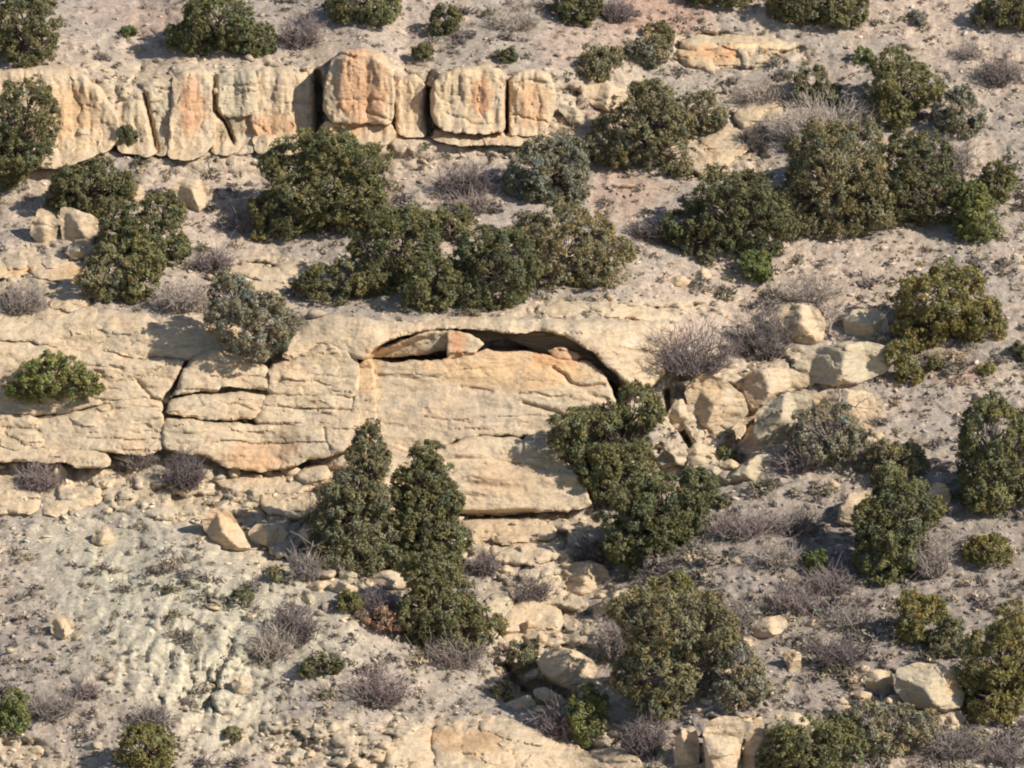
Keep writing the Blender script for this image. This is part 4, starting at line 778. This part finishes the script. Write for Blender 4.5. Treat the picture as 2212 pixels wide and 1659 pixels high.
J = 'juniper_tree'; S = 'shrub'
def cone(xt, yt, xb, yb, w, n=6, k=.9):
    r = np.random.default_rng(int(xt)); L = []
    for i in range(n):
        f = (i + .6) / n; L.append((xt + (xb - xt) * f + r.normal(0, .07 * w * (i > 0)), yt + (yb - yt) * f * .93, max(9, w * f ** k * r.uniform(.82, 1.1)), max(26, (yb - yt) / n * 1.05)))
    return L
GJ = None
TREES = [ # lobes, leaf, label, options
    (J, [(58, 55, 76, 82)], 'dark', 'dark dense juniper rising above the domed end of the cliff', {}),
    (J, [(470, 48, 82, 62), (545, 88, 52, 36), (415, 84, 48, 38)], 'green', 'broad juniper behind the cliff, wider than tall, dark shadow at its side', {}),
    (J, [(788, 5, 82, 52)], 'green', 'juniper above the tall pink cliff block', {}),
    (S, [(965, 46, 38, 30)], 'dark', 'small dark bush alone on gravel above the squared cliff blocks', {}),
    (J, [(1238, 12, 46, 48)], 'dark', 'narrow dark juniper with grey twigs at its side above the slope', {}),
    (J, [(1550, -16, 74, 34)], 'green', 'juniper standing above the orange low outcrop', {}),
    (J, [(1740, 8, 72, 40), (1815, 20, 68, 42)], 'dark', 'wide dark juniper on the open upper slope next to the outcrop', {}),
    (J, [(2180, 25, 72, 46)], 'dark', 'dark juniper with black shaded underside on the upper slope', {}),
    (S, [(914, 114, 24, 22)], 'dark', 'small bush just behind the narrow cliff block', {}),
    (S, [(1100, 122, 17, 18)], 'dark', 'tiny dark bush just behind the gap of the two squared cliff blocks', {}),
    (S, [(278, 70, 17, 11)], 'bright', 'tiny bright green bush on pale gravel beside the broad juniper', {}),
    (J, [(62, 255, 72, 92), (30, 330, 62, 60)], 'dark', 'rounded juniper standing in front of the domed end of the cliff', dict(near=.8)),
    (J, [(5, 340, 36, 70)], 'green', 'slim juniper squeezed beside the one at the cliff dome', {}),
    (J, [(200, 405, 72, 62), (150, 425, 52, 40)], 'dark', 'dark juniper above the split boulder pair', {}),
    (J, [(320, 505, 84, 78), (350, 540, 50, 48)], 'green', 'full juniper downhill of the split boulder pair', {}),
    (J, [(300, 595, 42, 68)], 'green', 'upright green juniper below the full one', {}),
    (S, [(232, 600, 52, 58)], 'olive', 'grey green shrub beside the orange stained low ledge', dict(dens=.9)),
    (J, [(685, 395, 125, 105), (610, 470, 75, 62), (760, 450, 66, 72)], 'green', 'largest rounded juniper, standing just below the tall pink cliff block', {}),
    (S, [(275, 295, 18, 25)], 'dark', 'tiny bush rooted in a joint of the cliff', dict(near=.8)),
    (S, [(1288, 138, 47, 40)], 'olive', 'olive bush next to the cliff end above the tilted slab', {}),
    (S, [(1400, 112, 42, 36)], 'grey', 'grey olive shrub with a greener neighbour behind it', dict(dens=.8, twigs=.6)),
    (S, [(1425, 72, 32, 24)], 'green', 'small green bush behind the grey olive shrub', {}),
    (J, [(1380, 270, 88, 82), (1430, 330, 66, 58), (1320, 310, 50, 58)], 'olive', 'olive juniper covering the end of the tilted slab', dict(dens=.85, twigs=.4)),
    (S, [(1520, 240, 46, 50)], 'olive', 'rounded olive bush next to the tilted slab juniper', {}),
    (S, [(1180, 365, 80, 66), (1215, 400, 62, 42), (1120, 400, 40, 34)], 'grey', 'grey green shrub beside purple twigs below the squared cliff blocks', dict(dens=.95, twigs=.4)),
    (J, [(870, 530, 90, 82), (820, 590, 50, 60)], 'green', 'tallest green juniper of the clump above the arch', {}),
    (J, [(972, 482, 46, 42)], 'green', 'rounded crown at the back of the clump above the arch', dict(base=(972, 520))),
    (J, [(735, 615, 84, 46)], 'dark', 'low dark bush trailing at the edge of the clump above the arch', {}),
    (J, [(925, 615, 62, 66)], 'green', 'green juniper growing on the rim edge in the clump above the arch', {}),
    (J, [(1075, 590, 92, 88), (1040, 540, 56, 52)], 'dark', 'dark juniper within the clump above the arch', {}),
    (J, [(1215, 540, 108, 98), (1295, 560, 68, 74)], 'olive', 'broad olive juniper ending the clump above the arch', {}),
    (J, [(1945, 190, 76, 74)], 'green', 'globe shaped juniper alone on open gravel uphill of the grey brush', {}),
    (S, [(1740, 180, 44, 40), (1775, 205, 40, 26)], 'olive', 'thin olive bush behind the wide grey brush', dict(dens=.7, twigs=.5)),
    (J, [(1800, 375, 112, 100), (1845, 445, 88, 82), (1735, 455, 72, 72)], 'olive', 'big olive juniper rising from the grey brush', dict(dens=.95, twigs=.3)),
    (J, [(1572, 440, 92, 94), (1640, 485, 82, 70), (1508, 495, 54, 58)], 'dark', 'dark juniper with a bright little bush at its foot', {}),
    (J, [(1965, 375, 90, 92), (2015, 430, 92, 62)], 'dark', 'dark juniper beside the big olive one, black shade beneath', {}),
    (J, [(2112, 485, 46, 44), (2100, 440, 40, 40)], 'bright', 'bright green bush at the downhill foot of the dark shaded juniper', {}),
    (J, [(2150, 405, 36, 48)], 'green', 'slim juniper behind the bright green bush', {}),
    (S, [(2070, 250, 54, 54)], 'grey', 'pale olive shrub uphill of the dark shaded juniper', dict(dens=.85, twigs=.5)),
    (S, [(1632, 580, 36, 34)], 'bright', 'small bright green bush below the dark juniper on open gravel', {}),
    (S, [(1862, 122, 24, 15)], 'bright', 'tiny bright green bush uphill of the globe juniper', {}),
    (S, [(1977, 42, 24, 16)], 'sage', 'tiny grey bush on bare gravel uphill of the globe juniper', {}),
    (J, [(2030, 650, 102, 82), (2120, 700, 52, 44), (1985, 715, 52, 50)], 'yellow', 'rounded yellow green juniper above the lens shaped boulder', {}),
    (S, [(1945, 768, 32, 30), (1968, 812, 28, 24)], 'yellow', 'small yellow green bush at the end of the lens shaped boulder', {}),
    (S, [(2130, 800, 20, 13)], 'yellow', 'tiny bush on pink gravel below the rounded yellow green juniper', {}),
    (S, [(2205, 760, 26, 22)], 'dark', 'small dark bush beyond the pink gravel', {}),
    (J, [(120, 815, 78, 50), (70, 835, 46, 34), (170, 840, 40, 34)], 'bright', 'bright spreading juniper growing out of the bare ledge face', dict(near=1.3)),
    (J, [(540, 700, 88, 72), (500, 640, 56, 50)], 'grey', 'sparse grey olive juniper rooted on top of the ledge', dict(near=1.3, dens=.8, twigs=.9, bark=M_BARKG)),
    (J, cone(800, 930, 766, 1232, 98, 6, .5), 'olive', 'tall light olive conifer of the pair in front of the alcove', dict(dens=1.1)),
    (J, cone(922, 968, 908, 1236, 112, 6, .5), 'dark', 'tall dark pointed conifer of the pair in front of the alcove', dict(dens=1.1)),
    (J, [(935, 1232, 60, 56), (955, 1310, 84, 66), (975, 1368, 86, 52)], 'dark', 'dark green conifer directly below the tall pair', {}),
    (J, [(1300, 970, 92, 100), (1375, 880, 44, 62), (1330, 1050, 74, 42)], 'green', 'juniper covering the foot of the arch', dict(twigs=.5)),
    (J, [(1440, 1095, 96, 76), (1380, 1150, 90, 58), (1500, 1060, 46, 50)], 'green', 'juniper just below the one at the arch foot', dict(twigs=.3)),
    (J, [(1450, 1350, 118, 76), (1420, 1440, 88, 80), (1545, 1390, 48, 60), (1425, 1520, 46, 48)], 'olive', 'large olive juniper beside the gully', dict(twigs=.4)),
    (S, [(1440, 1272, 50, 28)], 'yellow', 'small yellow olive bush behind the large gully juniper', {}),
    (S, [(1600, 1475, 60, 66)], 'grey', 'thin grey olive shrub next to the large gully juniper', dict(dens=.65, twigs=.9, bark=M_BARKG)),
    (J, [(1268, 1560, 44, 58), (1262, 1515, 28, 36)], 'bright', 'small upright bright green juniper beside the slickrock dome', {}),
    (S, [(1780, 935, 76, 70), (1850, 985, 56, 50)], 'grey', 'thin grey shrub with bare upright stems behind the pointed boulder', dict(dens=.6, twigs=1.5, bark=M_BARKG)),
    (J, [(1935, 1000, 66, 48)], 'olive', 'olive crown touching the thin stemmed grey shrub', dict(dens=.8, twigs=.4)),
    (J, [(2150, 940, 74, 86), (2130, 1040, 62, 70), (2200, 1010, 52, 108)], 'green', 'big green juniper with pale bare trunk on the gravel slope', dict(bark=M_BARKG)),
    (J, [(1945, 1110, 84, 86), (1905, 1200, 58, 74)], 'green', 'leaning juniper beside the pale overhanging boulder', dict(twigs=.6)),
    (S, [(2145, 1192, 46, 38)], 'yellow', 'small yellow green bush on pink gravel downhill of the pale trunked juniper', {}),
    (S, [(1762, 1214, 27, 32)], 'bright', 'small green bush on grey scree beside the leaning juniper', {}),
    (S, [(1985, 1340, 56, 58)], 'yellow', 'yellowish bush uphill of the big grey boulder', {}),
    (S, [(2062, 1385, 50, 40)], 'olive', 'olive bush between the yellowish bush and the tall juniper', {}),
    (J, [(2165, 1420, 80, 92), (2150, 1510, 72, 58)], 'yellow', 'tall yellow green juniper beside the big grey boulder', {}),
    (J, [(1770, 1620, 98, 62), (1720, 1650, 70, 50)], 'green', 'green juniper growing against the broken wall of fins', dict(twigs=.3)),
    (S, [(1905, 1585, 82, 62), (1985, 1570, 46, 40)], 'grey', 'tangled olive grey shrub below the big grey boulder', dict(dens=.8, twigs=1.2, bark=M_BARKG)),
    (S, [(22, 1550, 44, 44)], 'bright', 'small green juniper on scree beside the clay bank', {}),
    (J, [(308, 1622, 62, 58)], 'yellow', 'yellow green bush at the foot of the fluted clay bank', {}),
    (S, [(755, 1300, 25, 22)], 'yellow', 'tiny yellow bush beside the yellowish cream rock', {}),
    (S, [(690, 1438, 44, 22)], 'dark', 'low dark bush under the purple twig shrub', {}),
    (S, [(830, 1342, 50, 28)], 'rust', 'rust coloured dry shrub beside the dark conifer base', dict(dens=.6, twigs=.8)),
    (S, [(1085, 1495, 26, 18)], 'olive', 'small olive bush at the lip of the black hollow', {}),
    (S, [(1130, 1420, 30, 36)], 'olive', 'narrow olive bush in the gully bank', dict(dens=.8)),
    (S, [(1525, 558, 18, 16)], 'olive', 'tiny olive bush just below the dark juniper', {}),
    (S, [(595, 1245, 26, 12)], 'olive', 'flat olive tuft below the large leaning boulder', {}),
    (S, [(525, 1290, 26, 16)], 'dark', 'dark little bush on the crest of the clay slope', {}),
    (S, [(505, 1585, 18, 14)], 'olive', 'tiny green bush at the base of the clay ribs', {}),
    (S, [(1560, 1085, 20, 14)], 'olive', 'tiny olive bush under the pointed boulder', {}),
    (S, [(1570, 985, 26, 18)], 'green', 'green plant in the shaded cleft', {}),
    (S, [(2020, 790, 18, 15)], 'yellow', 'tiny yellow bush beside the pink gravel patch', {}),
]
for i, (kind, lobes, leaf, lab, kw) in enumerate(TREES):
    kw = dict(kw)
    if kind == J: kw.setdefault('twigs', .22)
    woody(J if kind == J else 'green_shrub', lobes, leaf, lab, 'tree' if kind == J else 'shrub', seed=i, **kw)

BARES = [ # label, cx, cy, rx, ry, material, n
    ('purple brown twiggy shrub beside the broad juniper behind the cliff', 655, 66, 52, 42, M_TWIGP, 260),
    ('pale grey thin brush on the upper slope above the squared blocks', 1110, 40, 62, 24, M_TWIGL, 200),
    ('grey purple twigs hugging the narrow dark juniper', 1325, 18, 46, 32, M_TWIGP, 220),
    ('purple twiggy shrub beside the grey green shrub', 1010, 385, 66, 42, M_TWIGP, 320),
    ('grey twigs trailing below the purple twiggy shrub', 1020, 435, 56, 26, M_TWIG, 180),
    ('wide leafless grey thicket next to the arch rim', 1495, 750, 112, 64, M_TWIGP, 480),
    ('tangle of leafless branches round the pale dead trunk', 1650, 720, 66, 66, M_TWIG, 360),
    ('wide grey brush behind the big olive juniper', 1775, 258, 122, 62, M_TWIGL, 620),
    ('grey brush uphill of the thin olive bush', 1640, 195, 60, 30, M_TWIGL, 220),
    ('brown twig heap by the wide grey brush', 1625, 300, 34, 34, M_TWIG, 220),
    ('grey leafless brush beside the pale olive shrub', 2060, 330, 56, 44, M_TWIGL, 260),
    ('scraggly grey brush on bare gravel uphill of the pale olive shrub', 2160, 150, 58, 36, M_TWIG, 260),
    ('small grey brush next to the scraggly one', 2095, 110, 34, 20, M_TWIG, 140),
    ('grey brush draped beside the sparse ledge juniper', 395, 635, 64, 40, M_TWIGL, 360),
    ('purple brush below the full juniper on the bench', 460, 562, 46, 26, M_TWIGP, 240),
    ('grey brush below the low orange ledge', 50, 645, 64, 34, M_TWIG, 260),
    ('dark purple shrub under the undercut ledge end', 85, 1030, 46, 34, M_TWIGP, 260),
    ('purple grey shrub in front of the ledge undercut', 400, 1010, 44, 50, M_TWIGP, 260),
    ('grey shrub against the vertical ledge crack', 300, 985, 46, 26, M_TWIG, 180),
    ('purple twiggy shrub on the crest of the clay bank', 635, 1345, 62, 46, M_TWIGP, 360),
    ('grey tangle of dead wood beside the purple crest shrub', 585, 1385, 52, 42, M_TWIGL, 260),
    ('wide purple brush below the dark conifer', 820, 1485, 78, 40, M_TWIGP, 380),
    ('grey brush at the foot of the dark conifer', 975, 1405, 74, 38, M_TWIG, 340),
    ('grey purple brush beside the dark conifer', 815, 1305, 46, 36, M_TWIGP, 240),
    ('grey brush between boulders beside the tall pair', 660, 1225, 36, 34, M_TWIG, 220),
    ('grey brush touching the tall light conifer', 692, 1100, 28, 46, M_TWIGL, 200),
    ('dark twigs beside the layered bedrock below the alcove', 1050, 1215, 40, 28, M_TWIGP, 200),
    ('dead wood pile beside the gully head', 1140, 1270, 62, 28, M_TWIGP, 240),
    ('purple brush in the gully beside the bright juniper', 1205, 1560, 56, 40, M_TWIGP, 260),
    ('grey leafless brush beside the large gully juniper', 1330, 1370, 46, 56, M_TWIG, 240),
    ('shaded purple brush under the arch foot juniper', 1270, 1190, 46, 36, M_TWIGP, 220),
    ('purple twigs in shade under the thin grey shrub', 1720, 985, 50, 36, M_TWIGP, 240),
    ('grey brush in shade on the grey scree', 1710, 1290, 62, 44, M_TWIGP, 260),
    ('grey brush beside the leaning juniper', 2010, 1190, 52, 62, M_TWIGL, 260),
    ('dark brush in the hollow above the big grey boulder', 1800, 1410, 72, 32, M_TWIGP, 260),
    ('purple brush beside the green juniper at the broken wall', 1395, 1590, 50, 46, M_TWIGP, 240),
    ('grey brush on the scree below the tangled shrub', 2060, 1600, 76, 36, M_TWIG, 260),
    ('grey brush above the small green juniper on scree', 110, 1520, 62, 30, M_TWIG, 220),
    ('dark brush at the toe of the fluted clay bank', 330, 1545, 52, 28, M_TWIG, 200),
    ('grey brush on the bottom scree', 180, 1480, 50, 26, M_TWIGP, 180),
    ('purple shrub on the scree edge beside the fluted ribs', 185, 1490, 30, 24, M_TWIGP, 140),
    ('grey low brush on open gravel above the dead tree', 1750, 620, 90, 26, M_TWIGL, 240),
    ('dark shaded brush below the pointed boulder', 1600, 1130, 78, 30, M_TWIGP, 260),
    ('grey brush beside the pale overhanging boulder', 1715, 1125, 72, 30, M_TWIG, 240),
    ('grey brush uphill of the small green scree bush', 1680, 1195, 64, 28, M_TWIGL, 200),
    ('dark purple brush at the leaning juniper shade', 1790, 1255, 60, 30, M_TWIGP, 240),
    ('pale brush band on the scree beside the yellowish bush', 1830, 1330, 80, 26, M_TWIGL, 220),
    ('grey brush beside the tan half buried boulder', 1580, 1330, 60, 26, M_TWIG, 180),
    ('purple brush below the yellow bush and grey boulder', 2180, 1620, 60, 34, M_TWIGP, 180),
    ('pale grey brush on the bench below the lone boulder', 520, 480, 54, 20, M_TWIGL, 150),
    ('dark low brush at the foot of the dark juniper', 1405, 495, 52, 24, M_TWIGP, 200),
]
for i, (lab, cx, cy, rx, ry, m, n) in enumerate(BARES):
    if 'bottom scree' in lab and 'above' not in lab: continue
    bare(lab, cx, cy, rx, ry, m, seed=i, n=int(n * 1.5), th=0.011, near=.75 if 'arch rim' in lab else 0)

# dead trees: pale bare trunk with crooked limbs
def dead_tree(label, pts, limbs, mat, seed):
    r = np.random.default_rng(seed); D0 = float(ground_at(*pts[0])); root = empty('dead_tree', unproj(pts[0][0], pts[0][1], D0), label, 'dead tree')
    tr, lb = Acc(), Acc(); p = [unproj(x, y, D0 + 0.15 * k) for k, (x, y) in enumerate(pts)]; n = len(p)
    p[0] = p[0] - np.array([0, 0, .12])
    for k in range(n - 1):
        V, F, _ = tube(p[k], p[k + 1], 0.075 * (1 - k / n) + .01, 0.075 * (1 - (k + 1) / n) + .01, 7, .02, 3, r); tr.add(V, F)
    for (a, b, c) in limbs:
        k = min(a, n - 1); e = unproj(b, c, D0 + r.uniform(-.4, .4))
        V, F, q = tube(p[k], e, 0.032, 0.010, 5, .06, 4, r); lb.add(V, F)
        for _j in range(9):
            s = q[r.integers(1, 5)]; V, F, _ = tube(s, s + r.normal(0, .28, 3) + np.array([0, 0, .12]), 0.014, 0.006, 3, .08, 2, r); lb.add(V, F)
    link('trunk', tr.mesh('trunk', mat, True), root); link('limbs', lb.mesh('limbs', mat, True), root)
dead_tree('dead tree with a pale bare trunk next to the arch', [(1637, 775), (1640, 735), (1646, 700), (1650, 668)], [(1, 1612, 700), (2, 1608, 660), (2, 1690, 690), (3, 1640, 640), (3, 1680, 650), (2, 1625, 680), (1, 1680, 740)], M_BARKG, 1)
dead_tree('small forked dead tree beside the rounded cream rock', [(1790, 728), (1795, 700)], [(1, 1772, 660), (1, 1782, 648), (1, 1822, 655), (1, 1810, 668), (0, 1765, 690)], M_TWIG, 2)
dead_tree('dead snag standing in the thin grey shrub', [(1800, 1000), (1806, 930), (1812, 880), (1815, 850)], [(1, 1770, 900), (2, 1830, 870), (1, 1845, 930), (3, 1806, 842), (2, 1875, 860)], M_BARKG, 3)
dead_tree('leaning bare snag by the wedge of cream rock', [(645, 1255), (660, 1225), (668, 1190)], [(1, 640, 1200), (2, 676, 1178), (1, 690, 1215)], M_BARKG, 4)

# ------------------------------------------------------------------ loose stones and scrub tufts over the open slope
OCC = np.zeros((int(H / 4) + 120, int(W / 4) + 120), bool)       # rock footprints on a 4 px raster, 240 px margin
ys, xs = np.mgrid[0:OCC.shape[0], 0:OCC.shape[1]]; xs = xs * 4.0 - 240; ys = ys * 4.0 - 240
for p in ROCK_POLYS:
    lo, hi = p.min(0) - 8, p.max(0) + 8
    m = (xs > lo[0]) & (xs < hi[0]) & (ys > lo[1]) & (ys < hi[1])
    OCC[m] |= inside(xs[m], ys[m], p)
def free(u, v):
    return ~OCC[((v + 240) / 4).astype(int).clip(0, OCC.shape[0] - 1), ((u + 240) / 4).astype(int).clip(0, OCC.shape[1] - 1)]
BODY = [(-260, 690), (400, 690), (640, 690), (1440, 700), (1440, 800), (1330, 900), (1230, 1000), (1270, 1100), (960, 1110), (760, 980), (600, 1020), (-260, 990)]
def scatter(n, seed, dens, tanw=0.0):
    r = np.random.default_rng(seed); u = r.uniform(-160, W + 160, n); v = r.uniform(-120, H + 120, n)
    k = free(u, v) & (r.random(n) < dens(u, v) * (1 - tanw * ground_colour(u, v, True))); return u[k], v[k], r
def stone_mesh(seed, tint=False):
    r = np.random.default_rng(seed); bm = bmesh.new()
    p = r.normal(size=(13, 3)); p /= np.linalg.norm(p, axis=1)[:, None]; p *= r.uniform(.75, 1.1, (13, 1)) * np.array([1, .8, .62])
    for q in p: bm.verts.new(q)
    g = bmesh.ops.convex_hull(bm, input=bm.verts); bmesh.ops.delete(bm, geom=[e for e in g['geom_interior'] if isinstance(e, bmesh.types.BMVert)], context='VERTS')
    bmesh.ops.triangulate(bm, faces=bm.faces); bm.verts.index_update()
    V = np.array([v.co[:] for v in bm.verts]); F = np.array([[v.index for v in f.verts] for f in bm.faces]); bm.free(); return V, F
MARKS = []
for o in col.objects:                                            # things a small stone or tuft can be described by
    if o.parent is None and o.get('label') and o.get('category') in ('tree', 'shrub', 'boulder', 'rock outcrop', 'dead tree') and len(o['label'].split()) <= 11 and 'broken block' not in o['label']:
        c3 = np.array(o.location)
        a_, b_, _ = project(c3[None]); MARKS.append((a_[0], b_[0], o['label']))
MXY = np.array([m[:2] for m in MARKS])
def near_label(kind, u, v):
    d = np.hypot(MXY[:, 0] - u, (MXY[:, 1] - v) * 1.3); k = int(np.argmin(d))
    return f'{kind} near the {MARKS[k][2]}' if d[k] < 130 else f'{kind} on the open gravel slope away from trees'
for o, cx, cy, sx in BROKEN: tag(o, near_label('broken block', cx, cy) if sx > 0 else None, 'boulder', 'broken blocks of crumbled bedrock')
SP = [stone_mesh(s) for s in range(10)]
SMESH = [mesh_from('stone', V, F, M_STONE, False, np.ones((len(V), 3))) for V, F in SP]
def rot(r):
    a = r.uniform(0, 2 * math.pi); t = r.normal(0, .25, 2)
    return np.array(Matrix.Rotation(a, 3, 'Z') @ Matrix.Rotation(t[0], 3, 'X') @ Matrix.Rotation(t[1], 3, 'Y'))
big = lambda u, v: np.where(inside(u, v, SHALE), .15, np.where(inside(u, v, BODY), 0.0, np.where(v > 1000, .55, .25) + .6 * ground_colour(u, v, True)))
u, v, r = scatter(1100, 5, big)
ok = (u > -10) & (u < W + 10) & (v > -10) & (v < H + 10); u, v = u[ok][:290], v[ok][:290]
G_ST = 'loose stones strewn over the slope'
for i in range(len(u)):
    s = 0.08 + 0.26 * r.random() ** 2.4
    o = link('stone', SMESH[i % 10], None, unproj(u[i], v[i], float(ground_at(u[i], v[i]))) + np.array([0, 0, s * .2])); o.scale = (s * r.uniform(.9, 1.5), s, s * r.uniform(.8, 1.1)); o.rotation_euler = (r.normal(0, .3), r.normal(0, .3), r.uniform(0, 6.28))
    tag(o, near_label('loose tan stone', u[i], v[i]), 'stone', G_ST)
def gravel(n, seed, dens, s0, s1, name, label):
    u, v, r = scatter(n, seed, dens); A = Acc()
    P = unproj(u, v, ground_at(u, v)); gc = ground_colour(u, v)
    for i in range(len(u)):
        V, F = SP[i % 10]; s = s0 + (s1 - s0) * r.random() ** 2
        c = r.uniform(.55, 1.35); w = r.normal(0, .05)
        A.add((V * s * np.array([r.uniform(.9, 1.5), 1, .8])) @ rot(r).T + P[i] + np.array([0, 0, s * .15]), F, gc[i] * np.array([c * (1 + w), c, c * (1 - w)]))
    tag(link(name, A.mesh(name, M_GRAVEL)), label, None, None, 'stuff')
gravel(15000, 6, lambda u, v: np.where(inside(u, v, BODY), 0.05, np.where(inside(u, v, SHALE), .25, .85)), .035, .15, 'gravel', 'fine grey and tan gravel covering the open slope')

# scrub tufts: low grey, purple and sage cushions
def tuft_mesh(seed, leaf, per=26, n=9, tw=12):
    r = np.random.default_rng(5000 + seed)
    d = r.normal(size=(n, 3)); d[:, 2] = np.abs(d[:, 2]) * .8 + .1; d /= np.linalg.norm(d, axis=1)[:, None]
    V, F, t = leaves(d * np.array([.75, .75, .5]) * r.uniform(.4, 1, (n, 1)), d, r.uniform(.75, 1.25, (n, 1)) * np.ones((1, 3)), per, np.full(n, .34), .17 if per > 10 else .27, r)
    A = Acc(); A.add(V, F, t)
    for _k in range(tw):
        e = r.normal(0, .6, 3); e[2] = abs(e[2]) * .8 + .35
        a, b, _ = tube((0, 0, -.1), e, .035, .015, 3, .06, 2, r); A.add(a, b, np.array([.9, .85, .85]))
    return np.vstack(A.v), np.vstack(A.f), np.vstack(A.t)
TUFTM = {'purple': leaf_material('scrub_purple', (.20, .168, .153)), 'sage': leaf_material('scrub_sage', (.275, .245, .198)), 'olive': leaf_material('scrub_olive', (.185, .17, .108)), 'straw': leaf_material('scrub_straw', (.42, .35, .25))}
TP = [tuft_mesh(s, None, 16) for s in range(8)]; TPS = [tuft_mesh(s, None, 5, 6, 1) for s in range(8, 16)]
TMESH = {k: [mesh_from('scrub_tuft', *TP[s][:2], m, False, TP[s][2]) for s in range(8)] for k, m in TUFTM.items()}
tden = lambda u, v: np.where(inside(u, v, BODY), 0.0, np.where(inside(u, v, SHALE), .7, np.where((u > 1300) & (v > 1000), 1.0, .75)))
u, v, r = scatter(9800, 8, tden, 0.8)
inn = (u > -10) & (u < W + 10) & (v > -10) & (v < H + 10)
siz = 0.095 + 0.31 * r.random(len(u)) ** 2.3
clus = fbm(u * PXM / 2.2, v * PXM / 1.4, s=77, o=2); siz *= (1 + 0.5 * clus) * np.where((u > 1300) & (v > 1000), 1.25, 1.0)
kinds = r.choice(['purple', 'sage', 'olive', 'straw'], len(u), p=[.36, .36, .14, .14])
order = np.argsort(-siz * inn); top = set(order[:290].tolist())
P = unproj(u, v, ground_at(u, v))
TL = {'purple': 'purplish scrub tuft', 'sage': 'pale sage tuft', 'olive': 'olive scrub tuft', 'straw': 'dry grass tuft'}
rest = {k: Acc() for k in TUFTM}
for i in range(len(u)):
    k = kinds[i]; s = siz[i]
    if i in top:
        o = link('scrub_tuft', TMESH[k][i % 8], None, P[i]); o.scale = (s * r.uniform(1, 1.4), s * r.uniform(1, 1.3), s * r.uniform(.8, 1.1)); o.rotation_euler = (0, 0, r.uniform(0, 6.28))
        tag(o, near_label(TL[k], u[i], v[i]), 'scrub', {'purple': 'purple scrub tufts', 'sage': 'sage tufts', 'olive': 'olive scrub tufts', 'straw': 'dry grass tufts'}[k])
    else:
        V, F, t = TPS[i % 8]; a = r.uniform(0, 6.28); ca, sa = math.cos(a), math.sin(a)
        Rm = np.array([[ca, -sa, 0], [sa, ca, 0], [0, 0, .9]])
        rest[k].add((V * s) @ Rm.T + P[i], F, t * r.uniform(.8, 1.2))
for k, A in rest.items():
    if A.v: tag(link('scrub_cover', A.mesh('scrub_cover', TUFTM[k])), {'purple': 'scattered tiny purple grey scrub', 'sage': 'scattered tiny sage scrub', 'olive': 'scattered tiny olive scrub', 'straw': 'scattered dry grass'}[k] + ' covering the slope', None, None, 'stuff')
